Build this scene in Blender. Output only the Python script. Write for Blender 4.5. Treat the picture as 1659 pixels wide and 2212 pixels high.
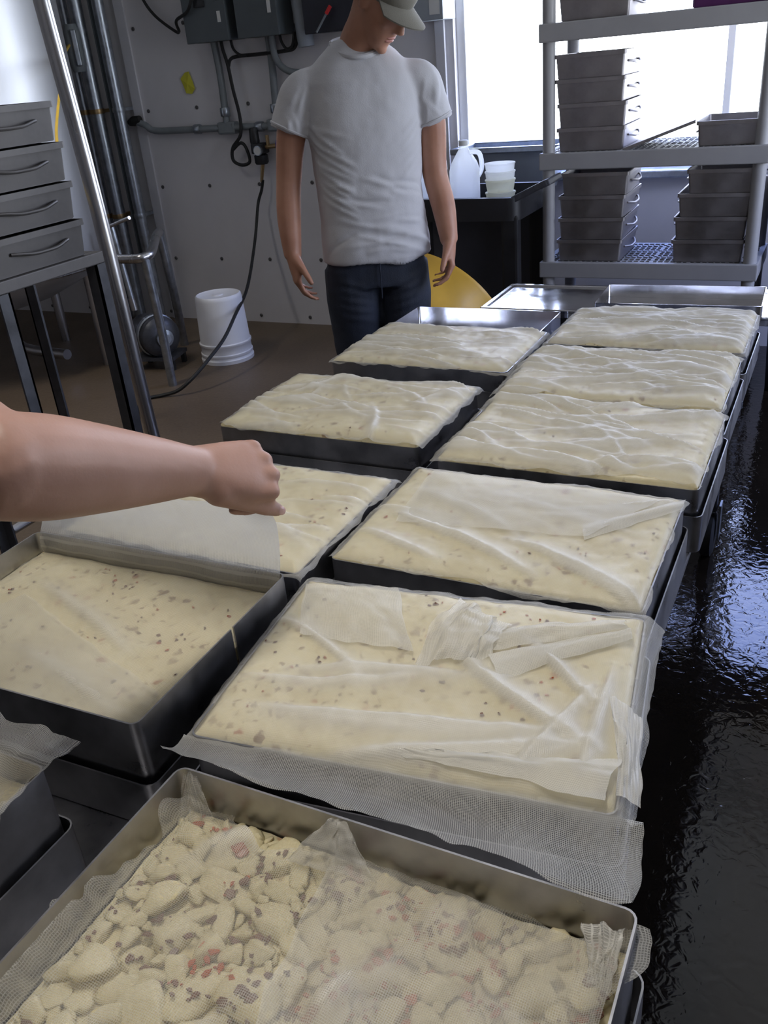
import bpy, bmesh, math, random
from mathutils import Vector, Matrix, noise, Euler

for o in list(bpy.data.objects):
    bpy.data.objects.remove(o, do_unlink=True)
SC = bpy.context.scene
COL = SC.collection
random.seed(7)
PI = math.pi

# ------------------------------------------------------------------ camera
CAMROT = ((0.896543, 0.132463, -0.422688), (0.434928, -0.444112, 0.783328), (-0.083959, -0.886126, -0.455777))
cd = bpy.data.cameras.new('camera')
cd.sensor_fit = 'HORIZONTAL'
cd.sensor_width = 36.0
cd.lens = 1900.0 / 1659.0 * 36.0
cd.clip_start = 0.05
camera = bpy.data.objects.new('camera', cd)
COL.objects.link(camera)
_m = Matrix.Identity(4)
for _r in range(3):
    _m[_r][0] = CAMROT[_r][0]
    _m[_r][1] = -CAMROT[_r][1]
    _m[_r][2] = -CAMROT[_r][2]
_m[2][3] = 1.5
camera.matrix_world = _m
SC.camera = camera

# ------------------------------------------------------------------ sky, light, exposure
SC.view_settings.view_transform = 'Standard'
SC.view_settings.look = 'None'
SC.view_settings.gamma = 1.0
SC.view_settings.use_curve_mapping = False
SC.view_settings.exposure = -0.25
SC.cycles.max_bounces = 8
SC.cycles.diffuse_bounces = 5
SC.cycles.glossy_bounces = 4
SC.cycles.transmission_bounces = 4
SC.cycles.transparent_max_bounces = 12
SC.cycles.caustics_refractive = False
SKY_STRENGTH = 13.0
world = bpy.data.worlds.new('sky')
SC.world = world
world.use_nodes = True
_nt = world.node_tree
_nt.nodes.clear()
_tc = _nt.nodes.new('ShaderNodeTexCoord')
_sx = _nt.nodes.new('ShaderNodeSeparateXYZ')
_cr = _nt.nodes.new('ShaderNodeValToRGB')
_bg = _nt.nodes.new('ShaderNodeBackground')
_wo = _nt.nodes.new('ShaderNodeOutputWorld')
_nt.links.new(_tc.outputs['Generated'], _sx.inputs[0])
_nt.links.new(_sx.outputs['Z'], _cr.inputs[0])
_nt.links.new(_cr.outputs[0], _bg.inputs[0])
_nt.links.new(_bg.outputs[0], _wo.inputs[0])
_cr.color_ramp.elements[0].position = 0.0
_cr.color_ramp.elements[0].color = (0.90, 0.94, 1.0, 1)
_cr.color_ramp.elements[1].position = 0.65
_cr.color_ramp.elements[1].color = (0.30, 0.42, 1.0, 1)
_bg.inputs[1].default_value = SKY_STRENGTH


def portal(loc, rot, sx, sy):
    l = bpy.data.lights.new('window_portal', 'AREA')
    l.shape = 'RECTANGLE'
    l.size = sx
    l.size_y = sy
    l.cycles.is_portal = True
    o = bpy.data.objects.new('window_portal', l)
    o.location = loc
    o.rotation_euler = rot
    COL.objects.link(o)


WIN = (-1.95, 0.05, 0.90, 2.45)          # back window: x0, x1, z0, z1
WINR = (2.5, 4.3, 0.8, 2.3)             # right wall window: y0, y1, z0, z1
YB = 4.87                                # back wall plane
XL, XR, YF, ZC = -6.6, 1.7, -3.2, 3.1
portal(((WIN[0] + WIN[1]) / 2, YB + 0.1, (WIN[2] + WIN[3]) / 2), (-PI / 2, 0, 0), WIN[1] - WIN[0], WIN[3] - WIN[2])
portal((XR + 0.1, (WINR[0] + WINR[1]) / 2, (WINR[2] + WINR[3]) / 2), (PI / 2, 0, PI / 2), WINR[1] - WINR[0], WINR[3] - WINR[2])


# ------------------------------------------------------------------ materials
def nodes_of(name):
    m = bpy.data.materials.new(name)
    m.use_nodes = True
    nt = m.node_tree
    b = nt.nodes['Principled BSDF']
    return m, nt, b


def N(nt, t, **kw):
    n = nt.nodes.new(t)
    for k, v in kw.items():
        if k.startswith('i_'):
            key = k[2:]
            key = int(key) if key.isdigit() else key
            n.inputs[key].default_value = v
        else:
            setattr(n, k, v)
    return n


def ramp(nt, src, stops):
    r = nt.nodes.new('ShaderNodeValToRGB')
    e = r.color_ramp.elements
    while len(e) < len(stops):
        e.new(0.5)
    for k, (p, c) in enumerate(stops):
        e[k].position = p
        e[k].color = c if len(c) == 4 else (*c, 1)
    nt.links.new(src, r.inputs[0])
    return r


def mat(name, col, rough=0.5, metal=0.0, var=0.12, scale=8.0, rvar=0.1, bump=0.0, bscale=60.0, spec=0.5,
        stretch=None, trans=0.0):
    m, nt, b = nodes_of(name)
    tc = N(nt, 'ShaderNodeTexCoord')
    mp = N(nt, 'ShaderNodeMapping')
    if stretch:
        mp.inputs['Scale'].default_value = stretch
    nt.links.new(tc.outputs['Object'], mp.inputs[0])
    nz = N(nt, 'ShaderNodeTexNoise', i_Scale=scale, i_Detail=5.0, i_Roughness=0.6)
    nt.links.new(mp.outputs[0], nz.inputs['Vector'])
    c0 = tuple(max(0, c * (1 - var)) for c in col)
    c1 = tuple(min(1, c * (1 + var)) for c in col)
    r = ramp(nt, nz.outputs[0], [(0.3, c0), (0.7, c1)])
    nt.links.new(r.outputs[0], b.inputs['Base Color'])
    mr = N(nt, 'ShaderNodeMapRange')
    mr.inputs['From Min'].default_value = 0.3
    mr.inputs['From Max'].default_value = 0.7
    mr.inputs['To Min'].default_value = max(0.02, rough - rvar)
    mr.inputs['To Max'].default_value = min(1, rough + rvar)
    nt.links.new(nz.outputs[0], mr.inputs[0])
    nt.links.new(mr.outputs[0], b.inputs['Roughness'])
    b.inputs['Metallic'].default_value = metal
    b.inputs['Specular IOR Level'].default_value = spec
    if trans:
        b.inputs['Transmission Weight'].default_value = trans
    if bump:
        n2 = N(nt, 'ShaderNodeTexNoise', i_Scale=bscale, i_Detail=3.0)
        nt.links.new(mp.outputs[0], n2.inputs['Vector'])
        bp = N(nt, 'ShaderNodeBump', i_Strength=bump, i_Distance=0.01)
        nt.links.new(n2.outputs[0], bp.inputs['Height'])
        nt.links.new(bp.outputs[0], b.inputs['Normal'])
    return m


M = {}
M['wall'] = mat('white_wall_panel', (0.68, 0.66, 0.67), 0.45, var=0.05, scale=2.5, bump=0.05, bscale=150)
M['trim'] = mat('white_trim', (0.62, 0.61, 0.63), 0.4, var=0.04)
M['ceil'] = mat('ceiling_paint', (0.45, 0.45, 0.45), 0.7, var=0.04)
M['screw'] = mat('panel_screw', (0.10, 0.095, 0.095), 0.5, metal=0.4)
M['steel'] = mat('stainless_steel', (0.50, 0.50, 0.52), 0.30, metal=1.0, var=0.12, scale=6, stretch=(1, 1, 0.15), rvar=0.08)
M['hoop'] = mat('hoop_steel', (0.40, 0.40, 0.42), 0.36, metal=1.0, var=0.22, scale=14, rvar=0.10, bump=0.03, bscale=35)
M['pan'] = mat('dull_pan_steel', (0.33, 0.31, 0.31), 0.50, metal=1.0, var=0.2, scale=10, rvar=0.08)
M['pan_shaded'] = mat('shaded_pan_steel', (0.125, 0.12, 0.12), 0.55, metal=0.9, var=0.2, scale=10, rvar=0.08)  # same pan steel with shade put into its colour, for the stand
M['shiny'] = mat('wet_table_steel', (0.74, 0.74, 0.76), 0.10, metal=1.0, var=0.1, scale=9, rvar=0.06, bump=0.02, bscale=14)
M['tank'] = mat('tank_steel', (0.56, 0.57, 0.60), 0.46, metal=0.85, var=0.06, scale=3, stretch=(1, 1, 0.1), rvar=0.06)
M['galv'] = mat('galvanised_steel', (0.38, 0.41, 0.45), 0.38, metal=0.9, var=0.25, scale=25)
M['darksteel'] = mat('dark_painted_steel', (0.065, 0.068, 0.080), 0.42, metal=0.35, var=0.25, scale=18)
M['black'] = mat('black_plastic', (0.012, 0.012, 0.014), 0.45, var=0.3)
M['rubber'] = mat('black_rubber', (0.014, 0.014, 0.014), 0.6, var=0.3)
M['boxgrey'] = mat('enclosure_grey', (0.075, 0.088, 0.095), 0.5, var=0.1)
M['boxlight'] = mat('enclosure_light_grey', (0.30, 0.33, 0.36), 0.45, var=0.08)
M['conduit'] = mat('conduit_grey', (0.20, 0.22, 0.23), 0.5, var=0.15)
M['navy'] = mat('dark_navy_panel', (0.02, 0.021, 0.032), 0.5, var=0.2)
M['label'] = mat('pale_sticker', (0.62, 0.62, 0.60), 0.6, var=0.05)
M['yellow'] = mat('yellow_paint', (0.62, 0.36, 0.035), 0.45, var=0.08)
M['note'] = mat('yellow_paper', (0.62, 0.58, 0.05), 0.8, var=0.08)
M['ywire'] = mat('yellow_wire', (0.75, 0.48, 0.05), 0.5)
M['red'] = mat('red_plastic', (0.60, 0.03, 0.03), 0.5)
M['blue'] = mat('blue_plastic', (0.02, 0.03, 0.28), 0.45)
M['bucket'] = mat('white_bucket_plastic', (0.88, 0.88, 0.90), 0.4, var=0.03)
M['shelf'] = mat('grey_shelf_plastic', (0.34, 0.335, 0.34), 0.5, var=0.05)
M['purple'] = mat('purple_plastic', (0.10, 0.02, 0.11), 0.4)
M['brass'] = mat('worn_brass', (0.35, 0.24, 0.12), 0.4, metal=0.8)
M['cartgrey'] = mat('charcoal_cart_panel', (0.055, 0.055, 0.065), 0.55, var=0.15)
M['window'] = mat('window_frame_vinyl', (0.80, 0.80, 0.80), 0.4, var=0.03)
M['lampbody'] = mat('lamp_enamel', (0.8, 0.8, 0.8), 0.4)


def milky(name, col, tl):
    m, nt, b = nodes_of(name)
    b.inputs['Base Color'].default_value = (*col, 1)
    b.inputs['Roughness'].default_value = 0.4
    t = N(nt, 'ShaderNodeBsdfTranslucent')
    t.inputs[0].default_value = (*col, 1)
    mx = N(nt, 'ShaderNodeMixShader')
    mx.inputs[0].default_value = tl
    nt.links.new(b.outputs[0], mx.inputs[1])
    nt.links.new(t.outputs[0], mx.inputs[2])
    tr = N(nt, 'ShaderNodeBsdfTransparent')
    m2 = N(nt, 'ShaderNodeMixShader')
    m2.inputs[0].default_value = 0.38
    nt.links.new(mx.outputs[0], m2.inputs[1])
    nt.links.new(tr.outputs[0], m2.inputs[2])
    nt.links.new(m2.outputs[0], nt.nodes['Material Output'].inputs[0])
    return m


M['jug'] = milky('milky_plastic', (0.95, 0.95, 0.90), 0.7)
M['whey'] = milky('pale_whey', (0.93, 0.91, 0.72), 0.6)


def flat_emit(name, col, s):
    m, nt, b = nodes_of(name)
    b.inputs['Base Color'].default_value = (0.8, 0.8, 0.8, 1)
    b.inputs['Emission Color'].default_value = (*col, 1)
    b.inputs['Emission Strength'].default_value = s
    return m


def glass_mat():
    m, nt, b = nodes_of('window_glass')
    t = N(nt, 'ShaderNodeBsdfTransparent')
    t.inputs[0].default_value = (0.97, 0.98, 0.98, 1)
    g = N(nt, 'ShaderNodeBsdfGlossy', i_Roughness=0.03)
    mx = N(nt, 'ShaderNodeMixShader')
    mx.inputs[0].default_value = 0.05
    nt.links.new(t.outputs[0], mx.inputs[1])
    nt.links.new(g.outputs[0], mx.inputs[2])
    nt.links.new(mx.outputs[0], nt.nodes['Material Output'].inputs[0])
    return m


M['glass'] = glass_mat()


def floor_mat():
    m, nt, b = nodes_of('wet_brown_concrete')
    tc = N(nt, 'ShaderNodeTexCoord')
    n1 = N(nt, 'ShaderNodeTexNoise', i_Scale=1.3, i_Detail=6.0)
    n2 = N(nt, 'ShaderNodeTexNoise', i_Scale=70.0, i_Detail=3.0)
    n3 = N(nt, 'ShaderNodeTexNoise', i_Scale=34.0, i_Detail=2.0, i_Distortion=0.8)
    for n in (n1, n2, n3):
        nt.links.new(tc.outputs['Object'], n.inputs['Vector'])
    mixn = N(nt, 'ShaderNodeMath', operation='MULTIPLY_ADD', i_1=0.35)
    nt.links.new(n2.outputs[0], mixn.inputs[0])
    nt.links.new(n1.outputs[0], mixn.inputs[2])
    r = ramp(nt, mixn.outputs[0], [(0.45, (0.095, 0.067, 0.042)), (0.9, (0.185, 0.135, 0.088))])
    # the wet zone: right of and around the carts, object coordinates in metres
    sx = N(nt, 'ShaderNodeSeparateXYZ')
    nt.links.new(tc.outputs['Object'], sx.inputs[0])
    wet = N(nt, 'ShaderNodeMapRange')
    wet.inputs['From Min'].default_value = -2.3
    wet.inputs['From Max'].default_value = -0.9
    nt.links.new(sx.outputs['X'], wet.inputs[0])
    w2 = N(nt, 'ShaderNodeMath', operation='MULTIPLY_ADD', i_1=0.8, i_2=-0.35)
    nt.links.new(n1.outputs[0], w2.inputs[0])
    w3 = N(nt, 'ShaderNodeMath', operation='ADD', use_clamp=True)
    nt.links.new(wet.outputs[0], w3.inputs[0])
    nt.links.new(w2.outputs[0], w3.inputs[1])
    dark = N(nt, 'ShaderNodeMixRGB', blend_type='MULTIPLY', i_2=(0.08, 0.08, 0.08, 1))
    nt.links.new(w3.outputs[0], dark.inputs[0])
    nt.links.new(r.outputs[0], dark.inputs[1])
    nt.links.new(dark.outputs[0], b.inputs['Base Color'])
    ro = N(nt, 'ShaderNodeMapRange')
    ro.inputs['To Min'].default_value = 0.50
    ro.inputs['To Max'].default_value = 0.06
    nt.links.new(w3.outputs[0], ro.inputs[0])
    nt.links.new(ro.outputs[0], b.inputs['Roughness'])
    bp = N(nt, 'ShaderNodeBump', i_Strength=0.3, i_Distance=0.004)
    nt.links.new(n3.outputs[0], bp.inputs['Height'])
    bp2 = N(nt, 'ShaderNodeBump', i_Strength=0.10, i_Distance=0.001)
    nt.links.new(n2.outputs[0], bp2.inputs['Height'])
    nt.links.new(bp.outputs[0], bp2.inputs['Normal'])
    nt.links.new(bp2.outputs[0], b.inputs['Normal'])
    b.inputs['Specular IOR Level'].default_value = 0.42
    return m


M['floor'] = floor_mat()


def cheese_mat(name, specks=1.0):
    m, nt, b = nodes_of(name)
    tc = N(nt, 'ShaderNodeTexCoord')
    n1 = N(nt, 'ShaderNodeTexNoise', i_Scale=9.0, i_Detail=6.0, i_Roughness=0.65)
    nt.links.new(tc.outputs['Object'], n1.inputs['Vector'])
    base = ramp(nt, n1.outputs[0], [(0.3, (0.64, 0.545, 0.31)), (0.55, (0.74, 0.66, 0.42)), (0.75, (0.80, 0.73, 0.52))])
    last = base.outputs[0]
    # flakes of pepper inside the curd: cells of a voronoi, thinned by a noise
    for sc, thr, colr, seed in ((42.0, 0.27, (0.20, 0.10, 0.05, 1), 0.0), (75.0, 0.30, (0.24, 0.14, 0.07, 1), 5.0),
                                (30.0, 0.17, (0.38, 0.08, 0.02, 1), 9.0)):
        mp = N(nt, 'ShaderNodeMapping')
        mp.inputs['Location'].default_value = (seed, seed * 1.7, 0)
        nt.links.new(tc.outputs['Object'], mp.inputs[0])
        dn = N(nt, 'ShaderNodeTexNoise', i_Scale=90.0, i_Detail=2.0)
        nt.links.new(mp.outputs[0], dn.inputs['Vector'])
        ad = N(nt, 'ShaderNodeMixRGB', blend_type='ADD', i_0=0.02)
        nt.links.new(mp.outputs[0], ad.inputs[1])
        nt.links.new(dn.outputs[1], ad.inputs[2])
        v = N(nt, 'ShaderNodeTexVoronoi', i_Scale=sc)
        nt.links.new(ad.outputs[0], v.inputs['Vector'])
        s = ramp(nt, v.outputs['Distance'], [(thr * 0.7, (1, 1, 1)), (thr * 1.25, (0, 0, 0))])
        sep = N(nt, 'ShaderNodeSeparateColor')
        nt.links.new(v.outputs['Color'], sep.inputs[0])
        g = N(nt, 'ShaderNodeMath', operation='GREATER_THAN', i_1=0.60)
        nt.links.new(sep.outputs[0], g.inputs[0])
        pn = N(nt, 'ShaderNodeTexNoise', i_Scale=5.0, i_Detail=2.0)
        nt.links.new(mp.outputs[0], pn.inputs['Vector'])
        pr = ramp(nt, pn.outputs[0], [(0.38, (0, 0, 0)), (0.56, (1, 1, 1))])
        m1 = N(nt, 'ShaderNodeMath', operation='MULTIPLY')
        nt.links.new(s.outputs[0], m1.inputs[0])
        nt.links.new(g.outputs[0], m1.inputs[1])
        m2 = N(nt, 'ShaderNodeMath', operation='MULTIPLY')
        nt.links.new(m1.outputs[0], m2.inputs[0])
        nt.links.new(pr.outputs[0], m2.inputs[1])
        m3 = N(nt, 'ShaderNodeMath', operation='MULTIPLY', i_1=0.72 * specks)
        nt.links.new(m2.outputs[0], m3.inputs[0])
        mx = N(nt, 'ShaderNodeMixRGB', i_2=colr)
        nt.links.new(m3.outputs[0], mx.inputs[0])
        nt.links.new(last, mx.inputs[1])
        last = mx.outputs[0]
    nt.links.new(last, b.inputs['Base Color'])
    b.inputs['Roughness'].default_value = 0.38
    b.inputs['Subsurface Weight'].default_value = 0.15
    b.inputs['Subsurface Radius'].default_value = (0.012, 0.009, 0.005)
    b.inputs['Subsurface Scale'].default_value = 0.5
    n2 = N(nt, 'ShaderNodeTexNoise', i_Scale=45.0, i_Detail=4.0)
    nt.links.new(tc.outputs['Object'], n2.inputs['Vector'])
    bp = N(nt, 'ShaderNodeBump', i_Strength=0.35, i_Distance=0.004)
    nt.links.new(n2.outputs[0], bp.inputs['Height'])
    nt.links.new(bp.outputs[0], b.inputs['Normal'])
    return m


M['cheese'] = cheese_mat('pressed_pepper_cheese')
M['curd'] = cheese_mat('fresh_pepper_curd', 0.8)
M['flake_red'] = mat('red_pepper_flake', (0.40, 0.085, 0.025), 0.4, var=0.35, scale=60)
M['flake_brown'] = mat('brown_pepper_flake', (0.15, 0.068, 0.042), 0.45, var=0.4, scale=60)


def cloth_mat(name, wet, dry, period=0.0021, film=0.5):
    """Woven cheesecloth: threads and holes from the sheet's own uv (metres); wetted where it lies on the cheese
    (attribute lift = height above the cheese), milky and dry where it stands off it."""
    m, nt, b = nodes_of(name)
    uv = N(nt, 'ShaderNodeUVMap')
    uv.uv_map = 'sheet'
    sx = N(nt, 'ShaderNodeSeparateXYZ')
    nt.links.new(uv.outputs[0], sx.inputs[0])
    cs = []
    for ax in ('X', 'Y'):
        mu = N(nt, 'ShaderNodeMath', operation='MULTIPLY', i_1=2 * PI / period)
        nt.links.new(sx.outputs[ax], mu.inputs[0])
        c = N(nt, 'ShaderNodeMath', operation='COSINE')
        nt.links.new(mu.outputs[0], c.inputs[0])
        cs.append(c)
    mxm = N(nt, 'ShaderNodeMath', operation='MAXIMUM')
    nt.links.new(cs[0].outputs[0], mxm.inputs[0])
    nt.links.new(cs[1].outputs[0], mxm.inputs[1])
    thread = N(nt, 'ShaderNodeMapRange')
    thread.inputs['From Min'].default_value = 0.0
    thread.inputs['From Max'].default_value = 0.75
    nt.links.new(mxm.outputs[0], thread.inputs[0])
    # film of whey that fills the holes in blotches
    fn = N(nt, 'ShaderNodeTexNoise', i_Scale=16.0, i_Detail=5.0, i_Distortion=0.6)
    nt.links.new(uv.outputs[0], fn.inputs['Vector'])
    fr0 = ramp(nt, fn.outputs[0], [(0.50, (film * 0.45,) * 3), (0.62, (film,) * 3)])
    ao = N(nt, 'ShaderNodeAttribute')
    ao.attribute_name = 'open'
    fr = N(nt, 'ShaderNodeMixRGB', i_1=(0.95, 0.95, 0.95, 1))
    nt.links.new(ao.outputs['Fac'], fr.inputs[0])
    nt.links.new(fr0.outputs[0], fr.inputs[2])
    hole = N(nt, 'ShaderNodeMath', operation='MAXIMUM')
    nt.links.new(thread.outputs[0], hole.inputs[0])
    nt.links.new(fr.outputs[0], hole.inputs[1])
    at = N(nt, 'ShaderNodeAttribute')
    at.attribute_name = 'lift'
    lr = N(nt, 'ShaderNodeMapRange')
    lr.inputs['From Min'].default_value = 0.0
    lr.inputs['From Max'].default_value = 1.0
    lr.inputs['To Min'].default_value = wet
    lr.inputs['To Max'].default_value = dry
    nt.links.new(at.outputs['Fac'], lr.inputs[0])
    op = N(nt, 'ShaderNodeMath', operation='MULTIPLY', use_clamp=True)
    nt.links.new(hole.outputs[0], op.inputs[0])
    nt.links.new(lr.outputs[0], op.inputs[1])
    b.inputs['Base Color'].default_value = (0.86, 0.84, 0.77, 1)
    b.inputs['Roughness'].default_value = 0.34
    b.inputs['Specular IOR Level'].default_value = 0.7
    wv = N(nt, 'ShaderNodeBump', i_Strength=0.25, i_Distance=0.0006)
    nt.links.new(mxm.outputs[0], wv.inputs['Height'])
    fb = N(nt, 'ShaderNodeTexNoise', i_Scale=55.0, i_Detail=4.0)
    nt.links.new(uv.outputs[0], fb.inputs['Vector'])
    wb = N(nt, 'ShaderNodeBump', i_Strength=0.3, i_Distance=0.002)
    nt.links.new(fb.outputs[0], wb.inputs['Height'])
    nt.links.new(wv.outputs[0], wb.inputs['Normal'])
    nt.links.new(wb.outputs[0], b.inputs['Normal'])
    tl = N(nt, 'ShaderNodeBsdfTranslucent')
    tl.inputs[0].default_value = (0.86, 0.85, 0.82, 1)
    ms = N(nt, 'ShaderNodeMixShader')
    ms.inputs[0].default_value = 0.35
    nt.links.new(b.outputs[0], ms.inputs[1])
    nt.links.new(tl.outputs[0], ms.inputs[2])
    tr = N(nt, 'ShaderNodeBsdfTransparent')
    mo = N(nt, 'ShaderNodeMixShader')
    nt.links.new(op.outputs[0], mo.inputs[0])
    nt.links.new(tr.outputs[0], mo.inputs[1])
    nt.links.new(ms.outputs[0], mo.inputs[2])
    nt.links.new(mo.outputs[0], nt.nodes['Material Output'].inputs[0])
    return m


M['cloth'] = cloth_mat('wet_cheesecloth', 0.36, 1.0, film=0.50)
M['cloth_loose'] = cloth_mat('loose_cheesecloth', 0.36, 0.95, film=0.55)


def skin_mat(name, c0, c1):
    m, nt, b = nodes_of(name)
    tc = N(nt, 'ShaderNodeTexCoord')
    n1 = N(nt, 'ShaderNodeTexNoise', i_Scale=14.0, i_Detail=5.0)
    nt.links.new(tc.outputs['Object'], n1.inputs['Vector'])
    r = ramp(nt, n1.outputs[0], [(0.3, c0), (0.7, c1)])
    nt.links.new(r.outputs[0], b.inputs['Base Color'])
    b.inputs['Roughness'].default_value = 0.5
    b.inputs['Subsurface Weight'].default_value = 0.12
    b.inputs['Subsurface Radius'].default_value = (0.02, 0.008, 0.005)
    b.inputs['Subsurface Scale'].default_value = 0.4
    n2 = N(nt, 'ShaderNodeTexNoise', i_Scale=260.0, i_Detail=2.0)
    nt.links.new(tc.outputs['Object'], n2.inputs['Vector'])
    bp = N(nt, 'ShaderNodeBump', i_Strength=0.12, i_Distance=0.001)
    nt.links.new(n2.outputs[0], bp.inputs['Height'])
    nt.links.new(bp.outputs[0], b.inputs['Normal'])
    return m


M['skin'] = skin_mat('skin', (0.38, 0.18, 0.115), (0.47, 0.245, 0.165))
M['skin_pale'] = skin_mat('pale_skin', (0.37, 0.205, 0.150), (0.44, 0.26, 0.205))
M['nail'] = mat('fingernail', (0.66, 0.42, 0.37), 0.3, var=0.05)
M['shirt'] = mat('white_cotton_tshirt', (0.54, 0.54, 0.57), 0.85, var=0.05, scale=5, bump=0.1, bscale=300)
M['jeans'] = mat('dark_blue_denim', (0.016, 0.022, 0.040), 0.8, var=0.35, scale=9, bump=0.15, bscale=260)
M['cap'] = mat('olive_grey_cap', (0.20, 0.19, 0.16), 0.8, var=0.08, bump=0.15, bscale=300)
M['hair'] = mat('dark_hair', (0.03, 0.018, 0.012), 0.6, var=0.3, scale=80)
M['shoe'] = mat('black_boot', (0.012, 0.012, 0.013), 0.5)
M['eye'] = mat('eye', (0.7, 0.7, 0.68), 0.2)


# ------------------------------------------------------------------ object helpers
def props(o, label=None, cat=None, group=None, kind=None):
    if label:
        o['label'] = label
    if cat:
        o['category'] = cat
    if group:
        o['group'] = group
    if kind:
        o['kind'] = kind
    return o


def thing(name, label, cat, loc=(0, 0, 0), rotz=0.0, group=None, kind=None):
    o = bpy.data.objects.new(name, None)
    o.empty_display_size = 0.05
    COL.objects.link(o)
    o.location = loc
    o.rotation_euler = (0, 0, rotz)
    return props(o, label, cat, group, kind)


def catmull(pts, n=6):
    pts = [Vector(p) for p in pts]
    if len(pts) < 3:
        return pts
    out = []
    for i in range(len(pts) - 1):
        p0 = pts[max(0, i - 1)]
        p1 = pts[i]
        p2 = pts[i + 1]
        p3 = pts[min(len(pts) - 1, i + 2)]
        for k in range(n):
            t = k / n
            out.append(0.5 * ((2 * p1) + (-p0 + p2) * t + (2 * p0 - 5 * p1 + 4 * p2 - p3) * t * t
                              + (-p0 + 3 * p1 - 3 * p2 + p3) * t ** 3))
    out.append(pts[-1])
    return out


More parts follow.
